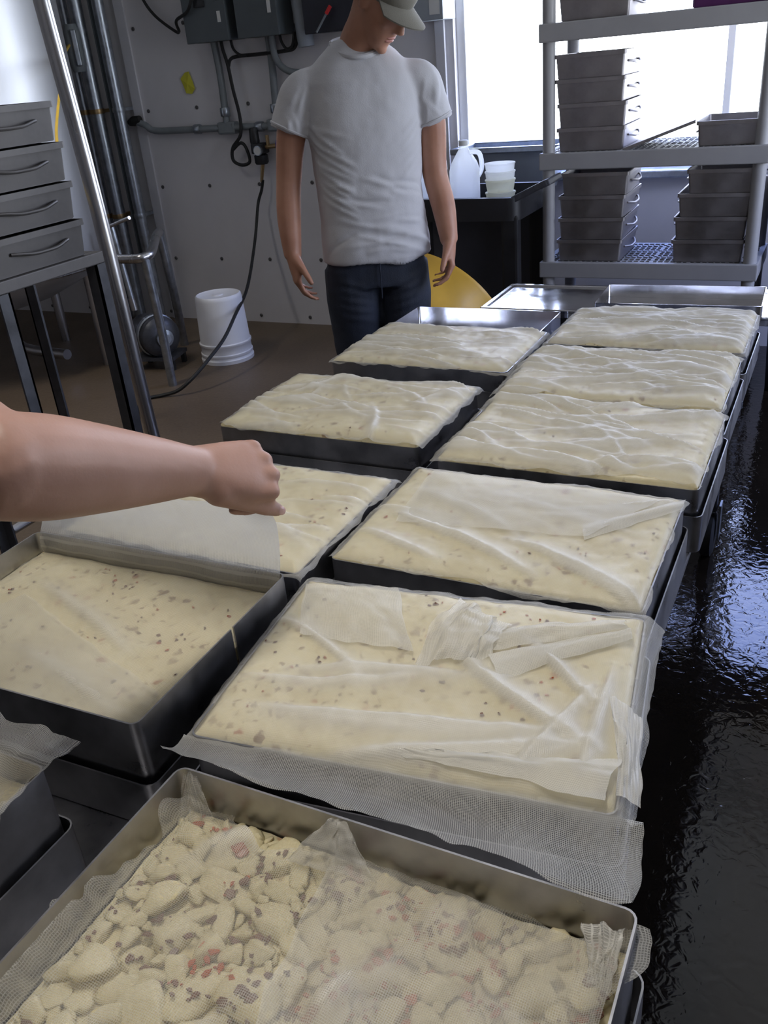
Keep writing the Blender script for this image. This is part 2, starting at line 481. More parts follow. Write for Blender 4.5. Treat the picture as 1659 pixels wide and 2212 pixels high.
class MB:
    """collects shapes and links them as one mesh object"""

    def __init__(s):
        s.v, s.f = [], []

    def add(s, vs, fs):
        b = len(s.v)
        s.v += [Vector(x) for x in vs]
        s.f += [tuple(b + i for i in f) for f in fs]
        return s

    def box(s, c, size, rot=None, bev=0.0):
        sx, sy, sz = (x / 2 for x in size)
        if bev <= 0:
            vs = [Vector((x, y, z)) for x in (-sx, sx) for y in (-sy, sy) for z in (-sz, sz)]
            fs = [(0, 1, 3, 2), (4, 6, 7, 5), (0, 4, 5, 1), (2, 3, 7, 6), (0, 2, 6, 4), (1, 5, 7, 3)]
        else:
            bm = bmesh.new()
            bmesh.ops.create_cube(bm, size=1.0)
            bmesh.ops.scale(bm, vec=(2 * sx, 2 * sy, 2 * sz), verts=bm.verts)
            bmesh.ops.bevel(bm, geom=bm.edges[:], offset=bev, segments=2, affect='EDGES', profile=0.6)
            bm.verts.index_update()
            vs = [v.co.copy() for v in bm.verts]
            fs = [tuple(v.index for v in f.verts) for f in bm.faces]
            bm.free()
        R = Euler(rot).to_matrix() if rot else None
        c = Vector(c)
        return s.add([(R @ v if R else v) + c for v in vs], fs)

    def tube(s, pts, r, n=10, smooth=0, caps=True, ry=None, up=None):
        pts = [Vector(p) for p in pts]
        rs = list(r) if isinstance(r, (list, tuple)) else [r] * len(pts)
        if smooth:
            rr = catmull([(a, 0, 0) for a in rs], smooth)
            pts = catmull(pts, smooth)
            rs = [a.x for a in rr] if len(rs) > 2 else [rs[0] + (rs[-1] - rs[0]) * i / (len(pts) - 1) for i in range(len(pts))]
        vs, fs = [], []
        a = None
        for i, p in enumerate(pts):
            t = (pts[min(i + 1, len(pts) - 1)] - pts[max(i - 1, 0)])
            t = t.normalized() if t.length > 1e-9 else Vector((0, 0, 1))
            if a is None:
                ref = Vector(up) if up else (Vector((0, 0, 1)) if abs(t.z) < 0.9 else Vector((1, 0, 0)))
                a = (ref - t * ref.dot(t)).normalized()
            else:
                a = (a - t * a.dot(t)).normalized()
            b = t.cross(a)
            k = ry if ry else 1.0
            for j in range(n):
                g = 2 * PI * j / n
                vs.append(p + a * (math.cos(g) * rs[i]) + b * (math.sin(g) * rs[i] * k))
        m = len(pts)
        for i in range(m - 1):
            for j in range(n):
                fs.append((i * n + j, i * n + (j + 1) % n, (i + 1) * n + (j + 1) % n, (i + 1) * n + j))
        if caps:
            fs.append(tuple(reversed(range(n))))
            fs.append(tuple((m - 1) * n + j for j in range(n)))
        return s.add(vs, fs)

    def lathe(s, prof, c=(0, 0, 0), n=32, axis=None, caps=True):
        c = Vector(c)
        Rm = Vector((0, 0, 1)).rotation_difference(Vector(axis)).to_matrix() if axis else None
        vs, fs = [], []
        for (r, z) in prof:
            for j in range(n):
                g = 2 * PI * j / n
                p = Vector((r * math.cos(g), r * math.sin(g), z))
                vs.append((Rm @ p if Rm else p) + c)
        m = len(prof)
        for i in range(m - 1):
            for j in range(n):
                fs.append((i * n + j, i * n + (j + 1) % n, (i + 1) * n + (j + 1) % n, (i + 1) * n + j))
        if caps:
            fs.append(tuple(reversed(range(n))))
            fs.append(tuple((m - 1) * n + j for j in range(n)))
        return s.add(vs, fs)

    def ball(s, c, r, n=16, rot=None):
        rx, ry, rz = r if isinstance(r, (tuple, list)) else (r, r, r)
        m = n // 2
        c = Vector(c)
        vs, fs = [], []
        for i in range(m + 1):
            th = PI * min(max(i / m, 0.004), 0.996)
            for j in range(n):
                g = 2 * PI * j / n
                p = Vector((rx * math.sin(th) * math.cos(g), ry * math.sin(th) * math.sin(g), -rz * math.cos(th)))
                vs.append((rot @ p if rot else p) + c)
        for i in range(m):
            for j in range(n):
                fs.append((i * n + j, i * n + (j + 1) % n, (i + 1) * n + (j + 1) % n, (i + 1) * n + j))
        fs.append(tuple(reversed(range(n))))
        fs.append(tuple(m * n + j for j in range(n)))
        return s.add(vs, fs)

    def loft(s, rings, n=28, power=2.0):
        """rings: (centre, axis_a, axis_b) stacked; superellipse sections"""
        vs, fs = [], []
        for (c, a, b) in rings:
            c, a, b = Vector(c), Vector(a), Vector(b)
            for j in range(n):
                g = 2 * PI * j / n
                x, y = math.cos(g), math.sin(g)
                e = 2.0 / power
                x = math.copysign(abs(x) ** e, x)
                y = math.copysign(abs(y) ** e, y)
                vs.append(c + a * x + b * y)
        m = len(rings)
        for i in range(m - 1):
            for j in range(n):
                fs.append((i * n + j, i * n + (j + 1) % n, (i + 1) * n + (j + 1) % n, (i + 1) * n + j))
        fs.append(tuple(reversed(range(n))))
        fs.append(tuple((m - 1) * n + j for j in range(n)))
        return s.add(vs, fs)

    def mesh(s, name, smooth=False, angle=None):
        me = bpy.data.meshes.new(name)
        me.from_pydata([tuple(v) for v in s.v], [], s.f)
        bm = bmesh.new()
        bm.from_mesh(me)
        bmesh.ops.recalc_face_normals(bm, faces=bm.faces[:])
        bm.to_mesh(me)
        bm.free()
        if smooth:
            me.polygons.foreach_set('use_smooth', [True] * len(me.polygons))
            if angle:
                me.set_sharp_from_angle(angle=math.radians(angle))
        me.update()
        return me

    def build(s, name, m, parent=None, smooth=False, angle=35, world=False, label=None, kind=None):
        if world and parent is not None:
            s.v = [v - Vector(parent.location) for v in s.v]
        me = s.mesh(name, smooth, angle)
        me.materials.append(m if not isinstance(m, str) else M[m])
        o = bpy.data.objects.new(name, me)
        COL.objects.link(o)
        if parent is not None:
            o.parent = parent
        return props(o, label, None, None, kind)


def solid(name, mb, m, parent=None, voxel=0.008, smooth=6, factor=0.5, shape=None, label=None):
    """weld overlapping shapes into one continuous surface"""
    me = mb.mesh(name)
    tmp = bpy.data.objects.new('tmp', me)
    COL.objects.link(tmp)
    r = tmp.modifiers.new('r', 'REMESH')
    r.mode = 'VOXEL'
    r.voxel_size = voxel
    sm = tmp.modifiers.new('s', 'SMOOTH')
    sm.iterations = smooth
    sm.factor = factor
    dg = bpy.context.evaluated_depsgraph_get()
    out = bpy.data.meshes.new_from_object(tmp.evaluated_get(dg))
    bpy.data.objects.remove(tmp, do_unlink=True)
    out.name = name
    if shape:
        nrm = [v.normal.copy() for v in out.vertices]
        for v, nn in zip(out.vertices, nrm):
            v.co = shape(v.co.copy(), nn)
    out.polygons.foreach_set('use_smooth', [True] * len(out.polygons))
    out.materials.clear()
    out.materials.append(M[m] if isinstance(m, str) else m)
    out.update()
    o = bpy.data.objects.new(name, out)
    COL.objects.link(o)
    if parent is not None:
        o.parent = parent
    return props(o, label)


def dup(root, loc, rotz=0.0, label=None, group=None):
    r = root.copy()
    COL.objects.link(r)
    r.location = loc
    r.rotation_euler = (0, 0, rotz)
    if label:
        r['label'] = label
    if group:
        r['group'] = group
    for ch in list(root.children):
        c = ch.copy()
        COL.objects.link(c)
        c.parent = r
        for g in ch.children:
            d = g.copy()
            COL.objects.link(d)
            d.parent = c
    return r


# ================================================================== THE SETTING
def struct(name, mb, m, parent=None, **kw):
    return props(mb.build(name, m, parent, **kw), kind='structure' if parent is None else None)


T = 0.15
floor = struct('floor', MB().box(((XL + XR) / 2, (YF + YB) / 2, -0.05), (XR - XL + 2 * T, YB - YF + 2 * T, 0.1)), 'floor')
props(floor, 'wet brown concrete floor with puddles')
ceiling = struct('ceiling', MB().box(((XL + XR) / 2, (YF + YB) / 2, ZC + 0.05), (XR - XL + 2 * T, YB - YF + 2 * T, 0.1)), 'ceil')
w = MB()
cy = YB + T / 2
w.box(((XL + WIN[0]) / 2, cy, ZC / 2), (WIN[0] - XL, T, ZC))
w.box(((XR + WIN[1]) / 2, cy, ZC / 2), (XR - WIN[1], T, ZC))
w.box(((WIN[0] + WIN[1]) / 2, cy, WIN[2] / 2), (WIN[1] - WIN[0], T, WIN[2]))
w.box(((WIN[0] + WIN[1]) / 2, cy, (ZC + WIN[3]) / 2), (WIN[1] - WIN[0], T, ZC - WIN[3]))
wall_back = struct('wall_back', w, 'wall')
props(wall_back, 'white panelled back wall dotted with dark screws')
for iz, z in enumerate((0.045, 0.416, 0.877, 1.335, 1.795)):
    for k in range(-4, 6):
        x = -4.05 + 0.3815 * k + (0.25 if iz == 0 else 0)
        if x > -2.0 or abs(x + 4.13) < 0.05:
            continue
        if k == -4 and iz == 0:
            screw_me = MB().lathe([(0.0115, 0), (0.0115, 0.004), (0.007, 0.008)], n=10, axis=(0, -1, 0)).mesh('screw')
            screw_me.materials.append(M['screw'])
        so = bpy.data.objects.new('screw', screw_me)
        so.location = (x, YB, z)
        so.parent = wall_back
        COL.objects.link(so)
struct('wall_left', MB().box((XL - T / 2, (YF + YB) / 2, ZC / 2), (T, YB - YF, ZC)), 'wall')
struct('wall_front', MB().box(((XL + XR) / 2, YF - T / 2, ZC / 2), (XR - XL, T, ZC)), 'wall')
w = MB()
cx = XR + T / 2
w.box((cx, (YF + WINR[0]) / 2, ZC / 2), (T, WINR[0] - YF, ZC))
w.box((cx, (YB + WINR[1]) / 2, ZC / 2), (T, YB - WINR[1], ZC))
w.box((cx, (WINR[0] + WINR[1]) / 2, WINR[2] / 2), (T, WINR[1] - WINR[0], WINR[2]))
w.box((cx, (WINR[0] + WINR[1]) / 2, (ZC + WINR[3]) / 2), (T, WINR[1] - WINR[0], ZC - WINR[3]))
struct('wall_right', w, 'wall')

# vertical cover strips over the panel joints
struct('trim_1', MB().box((-4.125, YB - 0.007, ZC / 2), (0.075, 0.014, ZC), bev=0.003), 'trim')
struct('trim_2', MB().box((-2.02, YB - 0.012, ZC / 2), (0.055, 0.024, ZC), bev=0.004), 'trim')

# windows
win = thing('window_1', 'bright white window filling the back wall behind the shelf', None, (0, YB, 0), kind='structure')
f = MB()
x0, x1, z0, z1 = WIN
for (a, b, c, d) in ((x0, x0 + 0.05, z0, z1), (x1 - 0.05, x1, z0, z1), (x0, x1, z0, z0 + 0.05), (x0, x1, z1 - 0.05, z1)):
    f.box(((a + b) / 2, 0.08, (c + d) / 2), (b - a, 0.08, d - c), bev=0.006)
f.build('window_frame', 'window', win)
MB().box((-0.575, 0.08, (z0 + z1) / 2), (0.035, 0.05, z1 - z0 - 0.1), bev=0.005).build('mullion', 'window', win)
for (a, b) in ((x0 + 0.05, -0.5925), (-0.5575, x1 - 0.05)):
    MB().box(((a + b) / 2, 0.09, (z0 + z1) / 2), (b - a, 0.004, z1 - z0 - 0.1)).build('pane', 'glass', win)
s = MB().box(((x0 + x1) / 2 + 0.03, -0.055, z0 - 0.018), (x1 - x0 - 0.1, 0.13, 0.036), bev=0.006)
s.build('window_sill', 'galv', win)

winr = thing('window_2', 'side window in the right wall', None, (XR, 0, 0), kind='structure')
y0, y1, z0, z1 = WINR
f = MB()
for (a, b, c, d) in ((y0, y0 + 0.05, z0, z1), (y1 - 0.05, y1, z0, z1), (y0, y1, z0, z0 + 0.05), (y0, y1, z1 - 0.05, z1)):
    f.box((0.08, (a + b) / 2, (c + d) / 2), (0.08, b - a, d - c), bev=0.006)
f.build('window_frame', 'window', winr)
MB().box((0.09, (y0 + y1) / 2, (z0 + z1) / 2), (0.004, y1 - y0 - 0.1, z1 - z0 - 0.1)).build('pane', 'glass', winr)


TR = thing('metal_trough', 'galvanised metal trough below the window left of the shelf', 'trough', (-1.575, 4.70, 0.0))
MB().loft([((0, 0, 0.84), (0.21, 0, 0), (0, 0.09, 0)), ((0, 0, 1.03), (0.27, 0, 0), (0, 0.14, 0))], n=36, power=14).build('basin', 'boxlight', TR, smooth=True)
ring_rim = MB()
for (a_, b_, sx_, sy_) in ((0, -0.145, 0.58, 0.03), (0, 0.145, 0.58, 0.03), (-0.275, 0, 0.03, 0.26), (0.275, 0, 0.03, 0.26)):
    ring_rim.box((a_, b_, 1.045), (sx_, sy_, 0.03), bev=0.006)
ring_rim.build('rim', 'galv', TR)
MB().tube([(0.16, 0.12, 1.06), (0.16, 0.12, 1.10), (0.16, 0.06, 1.12), (0.16, 0.02, 1.09)], 0.012, n=10, smooth=4).build('tap', 'steel', TR, smooth=True)
for sx_ in (-1, 1):
    for sy_ in (-1, 1):
        MB().box((sx_ * 0.17, sy_ * 0.07, 0.42), (0.03, 0.03, 0.84)).build('leg', 'galv', TR)


# ceiling lamps of the room: twin-tube fluorescent fittings with their own light
def ceiling_lamp(x, y, rz, label, power):
    t = thing('ceiling_lamp', label, 'ceiling lamp', (x, y, ZC), rz, 'fluorescent ceiling lamps')
    MB().box((0, 0, -0.03), (1.24, 0.16, 0.06), bev=0.008).build('housing', 'lampbody', t)
    for s_ in (-1, 1):
        MB().tube([(-0.59, s_ * 0.045, -0.085), (0.59, s_ * 0.045, -0.085)], 0.014, n=12).build('tube', M['lamp'], t, smooth=True)
    l = bpy.data.lights.new('lamp_light', 'AREA')
    l.shape = 'RECTANGLE'
    l.size, l.size_y = 1.2, 0.14
    l.energy = power
    l.spread = math.radians(110)
    l.color = (1.0, 0.95, 0.88)
    lo = bpy.data.objects.new('lamp_light', l)
    lo.location = (0, 0, -0.11)
    lo.parent = t
    COL.objects.link(lo)


M['lamp'] = flat_emit('fluorescent_tube', (1.0, 0.95, 0.88), 3.0)
LAMP_W = 8.0
ceiling_lamp(-0.55, 0.75, PI / 2, 'fluorescent lamp on the ceiling over the cheese hoops', LAMP_W * 1.35)
ceiling_lamp(-0.2, -1.4, PI / 2, 'fluorescent lamp on the ceiling behind the photographer', LAMP_W * 0.85)
ceiling_lamp(-3.4, 2.2, PI / 2, 'fluorescent lamp on the ceiling left of the cart', LAMP_W * 1.7)

# ================================================================== WALL SERVICES
# four pipes up the wall, left
for x, r_, m_, lab, zt in ((-4.455, 0.027, 'galv', 'thin galvanised pipe, leftmost of the wall pipes', ZC),
                       (-4.355, 0.042, 'galv', 'thick galvanised pipe with a grey valve body', ZC),
                       (-4.175, 0.036, 'galv', 'galvanised pipe beside the panel joint strip', ZC)):
    t = thing('wall_pipe', lab, 'pipe', (x, 4.74, 0.0), 0, 'vertical wall pipes')
    MB().tube([(0, 0, 0.02), (0, 0, zt)], r_, n=16).build('pipe_run', m_, t, smooth=True)
    for z in (0.72, 1.36, 2.3):
        c = MB().lathe([(r_ + 0.004, -0.014), (r_ + 0.006, 0), (r_ + 0.004, 0.014)], (0, 0, z), n=16)
        c.box((0, 0.065, z), (0.03, 0.13, 0.02))
        c.build('pipe_clamp', 'brass' if x < -4.3 else 'galv', t, smooth=True)
t = thing('cable_strut', 'flat grey channel strut between the wall pipes', 'strut', (-4.262, 4.80, 0))
MB().box((0, 0, ZC / 2 + 0.2), (0.06, 0.04, ZC - 0.4), bev=0.004).build('channel', M['conduit'], t)
MB().box((0.0, -0.023, ZC / 2 + 0.2), (0.022, 0.006, ZC - 0.4)).build('slot_lining', M['boxgrey'], t)
# valve / conduit body on the thick pipe
t = thing('pipe_junction', 'grey cast conduit body with a cover plate on the thick wall pipe', 'conduit fitting', (-4.355, 4.66, 1.72))
MB().loft([((0, 0, -0.13), (0.035, 0, 0), (0, 0.035, 0)), ((0, 0, -0.09), (0.05, 0, 0), (0, 0.05, 0)), ((0, 0, 0.08), (0.055, 0, 0), (0, 0.05, 0)),
           ((0, 0, 0.13), (0.035, 0, 0), (0, 0.035, 0))], n=18).build('body', 'conduit', t, smooth=True)
MB().box((0.045, -0.035, 0.0), (0.035, 0.02, 0.20), rot=(0, 0, 0.6), bev=0.008).build('cover_plate', 'galv', t)
MB().tube([(-0.04, -0.01, -0.01), (-0.11, -0.03, -0.02)], [0.024, 0.026], n=14).build('side_port', 'conduit', t, smooth=True)
wire = MB().tube([(-4.44, 4.64, 1.715), (-4.288, 4.55, 1.735), (-4.088, 4.30, 1.691), (-3.47, 3.6, 1.588), (-3.05, 3.1, 1.457), (-2.80, 2.8, 1.365), (-2.45, 2.4, 1.25), (-2.20, 1.95, 1.14)], 0.006, n=8, smooth=5)
props(wire.build('yellow_wire', 'ywire', smooth=True), 'thin yellow wire strung from the grey pipe junction to the pan stand', 'wire')
cab = MB().tube([(-3.03, 3.1, ZC), (-2.99, 3.1, 1.93), (-2.99, 3.1, 1.8), (-2.975, 3.1, 1.5), (-2.97, 3.1, 1.2), (-2.967, 3.1, 0.8), (-2.985, 3.12, 0.45), (-3.01, 3.14, 0.12), (-3.04, 3.17, 0.009)], 0.0085, n=8, smooth=5)
props(cab.build('black_cable', 'rubber', smooth=True), 'black cable running down beside the bright tube post', 'cable')


def encl(name, lab, x0, x1, z0, z1, m_, y=4.70, sticker=None, dark_slot=None, lug=True):
    t = thing(name, lab, 'electrical box', ((x0 + x1) / 2, YB, z0))
    w_ = x1 - x0
    h_ = z1 - z0
    d_ = YB - y
    MB().box((0, -d_ / 2 + 0.006, h_ / 2), (w_ * 0.97, d_ - 0.012, h_ * 0.99), bev=0.006).build('housing', m_, t)
    dr = MB().box((0, -d_, h_ / 2), (w_, 0.014, h_), bev=0.005).build('door', m_, t)
    MB().box((w_ / 2 - 0.06, -d_ - 0.009, h_ * 0.5), (0.018, 0.008, 0.06), bev=0.002).build('hinge', m_, dr)
    if sticker:
        for (sx_, sz_, sw_, sh_) in sticker:
            MB().box((sx_, -d_ - 0.0085, sz_), (sw_, 0.002, sh_)).build('sticker', 'label', dr)
    if dark_slot:
        MB().box((dark_slot[0], -d_ - 0.012, dark_slot[1]), (0.07, 0.02, 0.13), bev=0.006).build('switch_lever', 'black', dr)
    return t


encl('electrical_box', 'dark grey electrical box, leftmost of the wall boxes', -3.53, -3.235, 1.672, 2.12, 'boxgrey',
     sticker=[(0.10, 0.12, 0.022, 0.055)], dark_slot=(-0.02, 0.24))
encl('electrical_box', 'dark grey electrical box hung beside the other, above the air regulator', -3.175, -2.90, 1.670, 2.15, 'boxgrey',
     sticker=[(0.09, 0.14, 0.022, 0.06)])
encl('electrical_box', 'dark navy electrical box behind the neck of the man', -2.74, -2.35, 1.655, 2.2, 'navy')
encl('electrical_box', 'light grey electrical box with white sticker beside the window', -2.11, -1.93, 1.655, 2.05, 'boxlight',
     sticker=[(0.045, 0.17, 0.055, 0.29)])
# screwdriver hanging on the navy box
t = thing('hanging_screwdriver', 'thin grey screwdriver with red tip on the navy box', 'screwdriver', (-2.65, 4.665, 1.66))
MB().tube([(0, 0, 0), (0.075, 0, 0.085)], 0.006, n=8).build('stem', 'conduit', t, smooth=True)
MB().tube([(0.07, 0, 0.08), (0.098, 0, 0.112)], 0.010, n=10).build('red_cap', 'red', t, smooth=True)


def conduit(lab, pts, r_, fit=None, m_='conduit'):
    t = thing('conduit_pipe', lab, 'conduit', pts[0])
    MB().tube(pts, r_, n=12, smooth=5).build('pipe_run', m_, t, smooth=True, world=True)
    for p, axis in (fit or []):
        MB().lathe([(r_ + 0.006, -0.025), (r_ + 0.009, -0.02), (r_ + 0.009, 0.02), (r_ + 0.006, 0.025)], p, n=14, axis=axis).build('coupling', 'galv', t, smooth=True, world=True)
    return t


conduit('grey conduit dropping from the leftmost electrical box', [(-3.44, 4.83, 1.68), (-3.43, 4.83, 1.5), (-3.435, 4.83, 1.24)], 0.021, [((-3.435, 4.83, 1.30), (0, 0, 1))])
conduit('grey conduit dropping from the second electrical box', [(-3.06, 4.83, 1.68), (-3.06, 4.83, 1.5), (-3.075, 4.83, 1.24)], 0.021, [((-3.075, 4.83, 1.30), (0, 0, 1))])
conduit('long grey conduit running along the wall behind the man', [(-4.15, 4.82, 1.285), (-4.06, 4.82, 1.26), (-4.0, 4.83, 1.222), (-3.8, 4.83, 1.215), (-3.4, 4.83, 1.212), (-3.0, 4.83, 1.205), (-2.2, 4.83, 1.20)], 0.020,
        [((-3.66, 4.83, 1.214), (1, 0, 0)), ((-3.2, 4.83, 1.207), (1, 0, 0))])
conduit('grey curved conduit under the second electrical box', [(-3.02, 4.80, 1.68), (-3.01, 4.80, 1.56), (-2.94, 4.80, 1.49), (-2.80, 4.80, 1.47), (-2.6, 4.8, 1.47)], 0.019)
conduit('upright pale grey conduit beside the navy electrical box', [(-2.83, 4.80, 2.6), (-2.825, 4.80, 2.0), (-2.80, 4.80, 1.60)], 0.045, None, 'boxlight')
for x in (-3.435, -3.075):
    t = thing('junction_box', 'grey cast tee box under the %s conduit drop' % ('left' if x < -3.2 else 'right'), 'junction box', (x, 4.84, 1.17), 0)
    MB().box((0, 0, 0.04), (0.13, 0.06, 0.07), bev=0.012).build('body', 'conduit', t)
    MB().box((0, -0.032, 0.04), (0.10, 0.006, 0.05), bev=0.002).build('cover', 'conduit', t)
t = thing('cable_gland', 'black cable gland at the end of the long conduit', 'gland', (-4.13, 4.815, 1.285))
MB().tube([(-0.045, 0, -0.008), (-0.01, 0, 0), (0.045, 0, 0.01)], [0.02, 0.03, 0.022], n=12).build('body', 'rubber', t, smooth=True)


def cable(name, lab, pts, r_=0.009, m_='rubber'):
    return props(MB().tube(pts, r_, n=8, smooth=6).build(name, m_, smooth=True), lab, 'cable')


cable('black_cable', 'black cable sagging to the left of the leftmost electrical box', [(-3.93, 4.82, 2.05), (-3.89, 4.82, 1.93), (-3.82, 4.82, 1.84), (-3.70, 4.82, 1.755), (-3.655, 4.80, 1.75), (-3.60, 4.72, 1.80), (-3.46, 4.66, 1.84), (-3.40, 4.66, 1.95)], 0.009)
cable('black_cable', 'black cable dropping past the wall conduit to the air regulator', [(-3.375, 4.81, 1.69), (-3.37, 4.81, 1.63), (-3.352, 4.81, 1.55), (-3.34, 4.81, 1.42), (-3.32, 4.81, 1.275), (-3.32, 4.79, 1.17), (-3.39, 4.79, 1.10), (-3.40, 4.79, 1.03), (-3.34, 4.79, 1.0), (-3.28, 4.79, 1.02), (-3.295, 4.79, 1.10), (-3.33, 4.79, 1.125), (-3.39, 4.79, 1.09)], 0.010)
cable('black_cable', 'black cable strung level between the two electrical boxes', [(-3.352, 4.815, 1.54), (-3.31, 4.815, 1.585), (-3.12, 4.815, 1.588), (-2.98, 4.815, 1.59), (-2.89, 4.815, 1.60), (-2.86, 4.81, 1.66), (-2.86, 4.81, 1.72)], 0.010)
cable('black_cable', 'short black cable looping under the second electrical box', [(-2.965, 4.80, 1.69), (-2.96, 4.80, 1.64), (-2.93, 4.80, 1.60), (-2.89, 4.80, 1.615), (-2.87, 4.8, 1.68)], 0.008)
cable('black_cable', 'short black cable under the leftmost electrical box', [(-3.30, 4.80, 1.69), (-3.29, 4.80, 1.63), (-3.25, 4.80, 1.595), (-3.2, 4.8, 1.588)], 0.008)

# note
t = MB()
t.add([(-0.05, -0.006, 0.03), (-0.012, -0.002, 0.062), (0.022, -0.008, 0.066), (0.036, -0.003, 0.012), (0.05, -0.010, -0.03), (0.018, -0.004, -0.058), (-0.022, -0.009, -0.052), (-0.038, -0.003, -0.01), (0, -0.012, 0.0)], [(8, k, (k + 1) % 8) for k in range(8)])
o = t.build('sticky_note', 'note')
o.location = (-3.70, YB - 0.004, 1.47)
props(o, 'small crumpled yellow note stuck to the white wall', 'note')

# air regulator and hose
t = thing('air_regulator', 'black air regulator with round gauge on the white wall', 'regulator', (-3.20, 4.80, 1.05))
MB().lathe([(0.035, -0.05), (0.042, -0.04), (0.042, 0.0), (0.03, 0.01)], (0, 0, 0.0), n=18).build('bowl', 'black', t, smooth=True)
MB().box((0, 0, 0.04), (0.09, 0.07, 0.06), bev=0.01).build('body', 'black', t)
MB().lathe([(0.027, 0), (0.03, 0.02), (0.026, 0.09), (0.022, 0.095)], (-0.03, 0, 0.06), n=16).build('knob', 'black', t, smooth=True)
g = MB().lathe([(0.028, 0), (0.028, 0.016)], (0.012, -0.036, 0.03), n=18, axis=(0, -1, 0)).build('gauge', 'galv', t, smooth=True)
MB().lathe([(0.023, 0.016), (0.023, 0.018)], (0.012, -0.036, 0.03), n=18, axis=(0, -1, 0)).build('gauge_face', 'label', g)
MB().tube([(0.04, 0, 0.045), (0.12, 0, 0.05)], 0.013, n=10).build('inlet_pipe', 'brass', t, smooth=True)
MB().tube([(0.06, 0, 0.05), (0.06, 0, 0.11)], 0.011, n=10).build('shutoff_stem', 'brass', t, smooth=True)
MB().lathe([(0.045, 0), (0.045, 0.05)], (0.14, 0, 0.05), n=16, axis=(1, 0, 0)).build('filter_bowl', 'blue', t, smooth=True)
MB().tube([(0.01, -0.01, -0.05), (-0.015, -0.01, -0.15)], [0.012, 0.009], n=10).build('outlet_fitting', 'brass', t, smooth=True)
hose = [(-3.205, 4.79, 0.91), (-3.225, 4.79, 0.85), (-3.252, 4.77, 0.77), (-3.225, 4.64, 0.575), (-3.125, 4.35, 0.367), (-2.985, 4.0, 0.30), (-2.95, 3.82, 0.22), (-2.95, 3.66, 0.155),
        (-2.985, 3.54, 0.085), (-3.05, 3.48, 0.03), (-3.13, 3.44, 0.011), (-3.18, 3.37, 0.011), (-3.12, 3.23, 0.011), (-2.98, 3.06, 0.011), (-2.8, 2.8, 0.011), (-2.6, 2.4, 0.011)]
props(MB().tube(hose, 0.0095, n=8, smooth=8).build('air_hose', 'rubber', smooth=True), 'thin black air hose hanging from the regulator to the floor', 'hose')

# ================================================================== LEFT SIDE
# upturned bucket
t = thing('plastic_bucket', 'white plastic bucket standing upside down on the brown floor', 'bucket', (-3.175, 4.12, 0))
MB().lathe([(0.150, 0.004), (0.154, 0.0), (0.156, 0.02), (0.150, 0.024), (0.1485, 0.034), (0.153, 0.038), (0.153, 0.052), (0.148, 0.056), (0.1475, 0.095), (0.153, 0.10), (0.153, 0.112),
            (0.146, 0.116), (0.135, 0.36), (0.132, 0.378), (0.124, 0.384), (0.118, 0.378), (0.03, 0.376), (0.0, 0.376)], n=48).build('body', 'bucket', t, smooth=True, angle=50)
MB().lathe([(0.028, 0.374), (0.03, 0.382), (0.015, 0.384), (0.0, 0.38)], n=20).build('moulding_mark', 'bucket', t, smooth=True)
MB().box((-0.155, 0.02, 0.105), (0.012, 0.03, 0.03), bev=0.004).build('handle_lug', 'bucket', t)

# stainless vat
t = thing('steel_vat', 'tall bright stainless steel vat behind the stack of pans', 'vat', (-4.42, 3.70, 0))
MB().lathe([(0.06, 0.36), (0.30, 0.42), (0.62, 0.56), (0.66, 0.60), (0.66, 2.3), (0.60, 2.36), (0.0, 2.4)], n=64).build('shell', 'tank', t, smooth=True, angle=40)
MB().lathe([(0.664, 0.595), (0.668, 0.60), (0.668, 0.63), (0.664, 0.635)], n=64, caps=False).build('weld_band', 'steel', t, smooth=True)
for a in (0.3, 1.87, 3.44, 5.0):
    MB().tube([(0.56 * math.cos(a), 0.56 * math.sin(a), 0.0), (0.56 * math.cos(a), 0.56 * math.sin(a), 0.58)], 0.03, n=14).build('leg', 'steel', t, smooth=True)
MB().tube([(0, 0, 0.38), (0, 0, 0.2), (0.12, -0.05, 0.14), (0.5, -0.1, 0.14)], 0.03, n=12, smooth=4).build('outlet_pipe', 'steel', t, smooth=True)

# rail frame with the round posts
t = thing('rail_frame', 'bent steel tube rail with two posts beside the motor', 'rail', (-3.17, 3.60, 0))
MB().tube([(-3.66, 3.60, 0.70), (-3.45, 3.56, 0.70), (-3.22, 3.54, 0.705), (-3.165, 3.56, 0.71), (-3.18, 3.64, 0.72), (-3.40, 3.95, 0.735), (-3.48, 4.08, 0.735)], 0.024, n=14, smooth=6).build('hand_rail', 'steel', t, smooth=True, world=True)
MB().tube([(-3.165, 3.56, 0.70), (-3.185, 3.60, 0.35), (-3.20, 3.62, 0.0)], 0.024, n=14, smooth=5).build('post', 'galv', t, smooth=True, world=True)
MB().tube([(-3.48, 4.08, 0.74), (-3.56, 4.2, 0.35), (-3.64, 4.3, 0.0)], 0.026, n=14, smooth=5).build('post', 'galv', t, smooth=True, world=True)
MB().tube([(-3.34, 3.50, 0.86), (-3.12, 3.46, 0.92)], 0.009, n=10).build('lever', 'steel', t, smooth=True, world=True)
# thin drain pipe in front of the wall pipes
t = thing('drain_pipe', 'slim grey pipe ending above the motor with a brass tip', 'pipe', (-3.62, 3.9, 0.33))
MB().tube([(-3.66, 3.9, 0.80), (-3.62, 3.9, 0.36)], 0.017, n=12).build('pipe_run', 'galv', t, smooth=True, world=True)
MB().tube([(-3.625, 3.9, 0.40), (-3.618, 3.9, 0.33)], 0.021, n=12).build('end_fitting', 'steel', t, smooth=True, world=True)
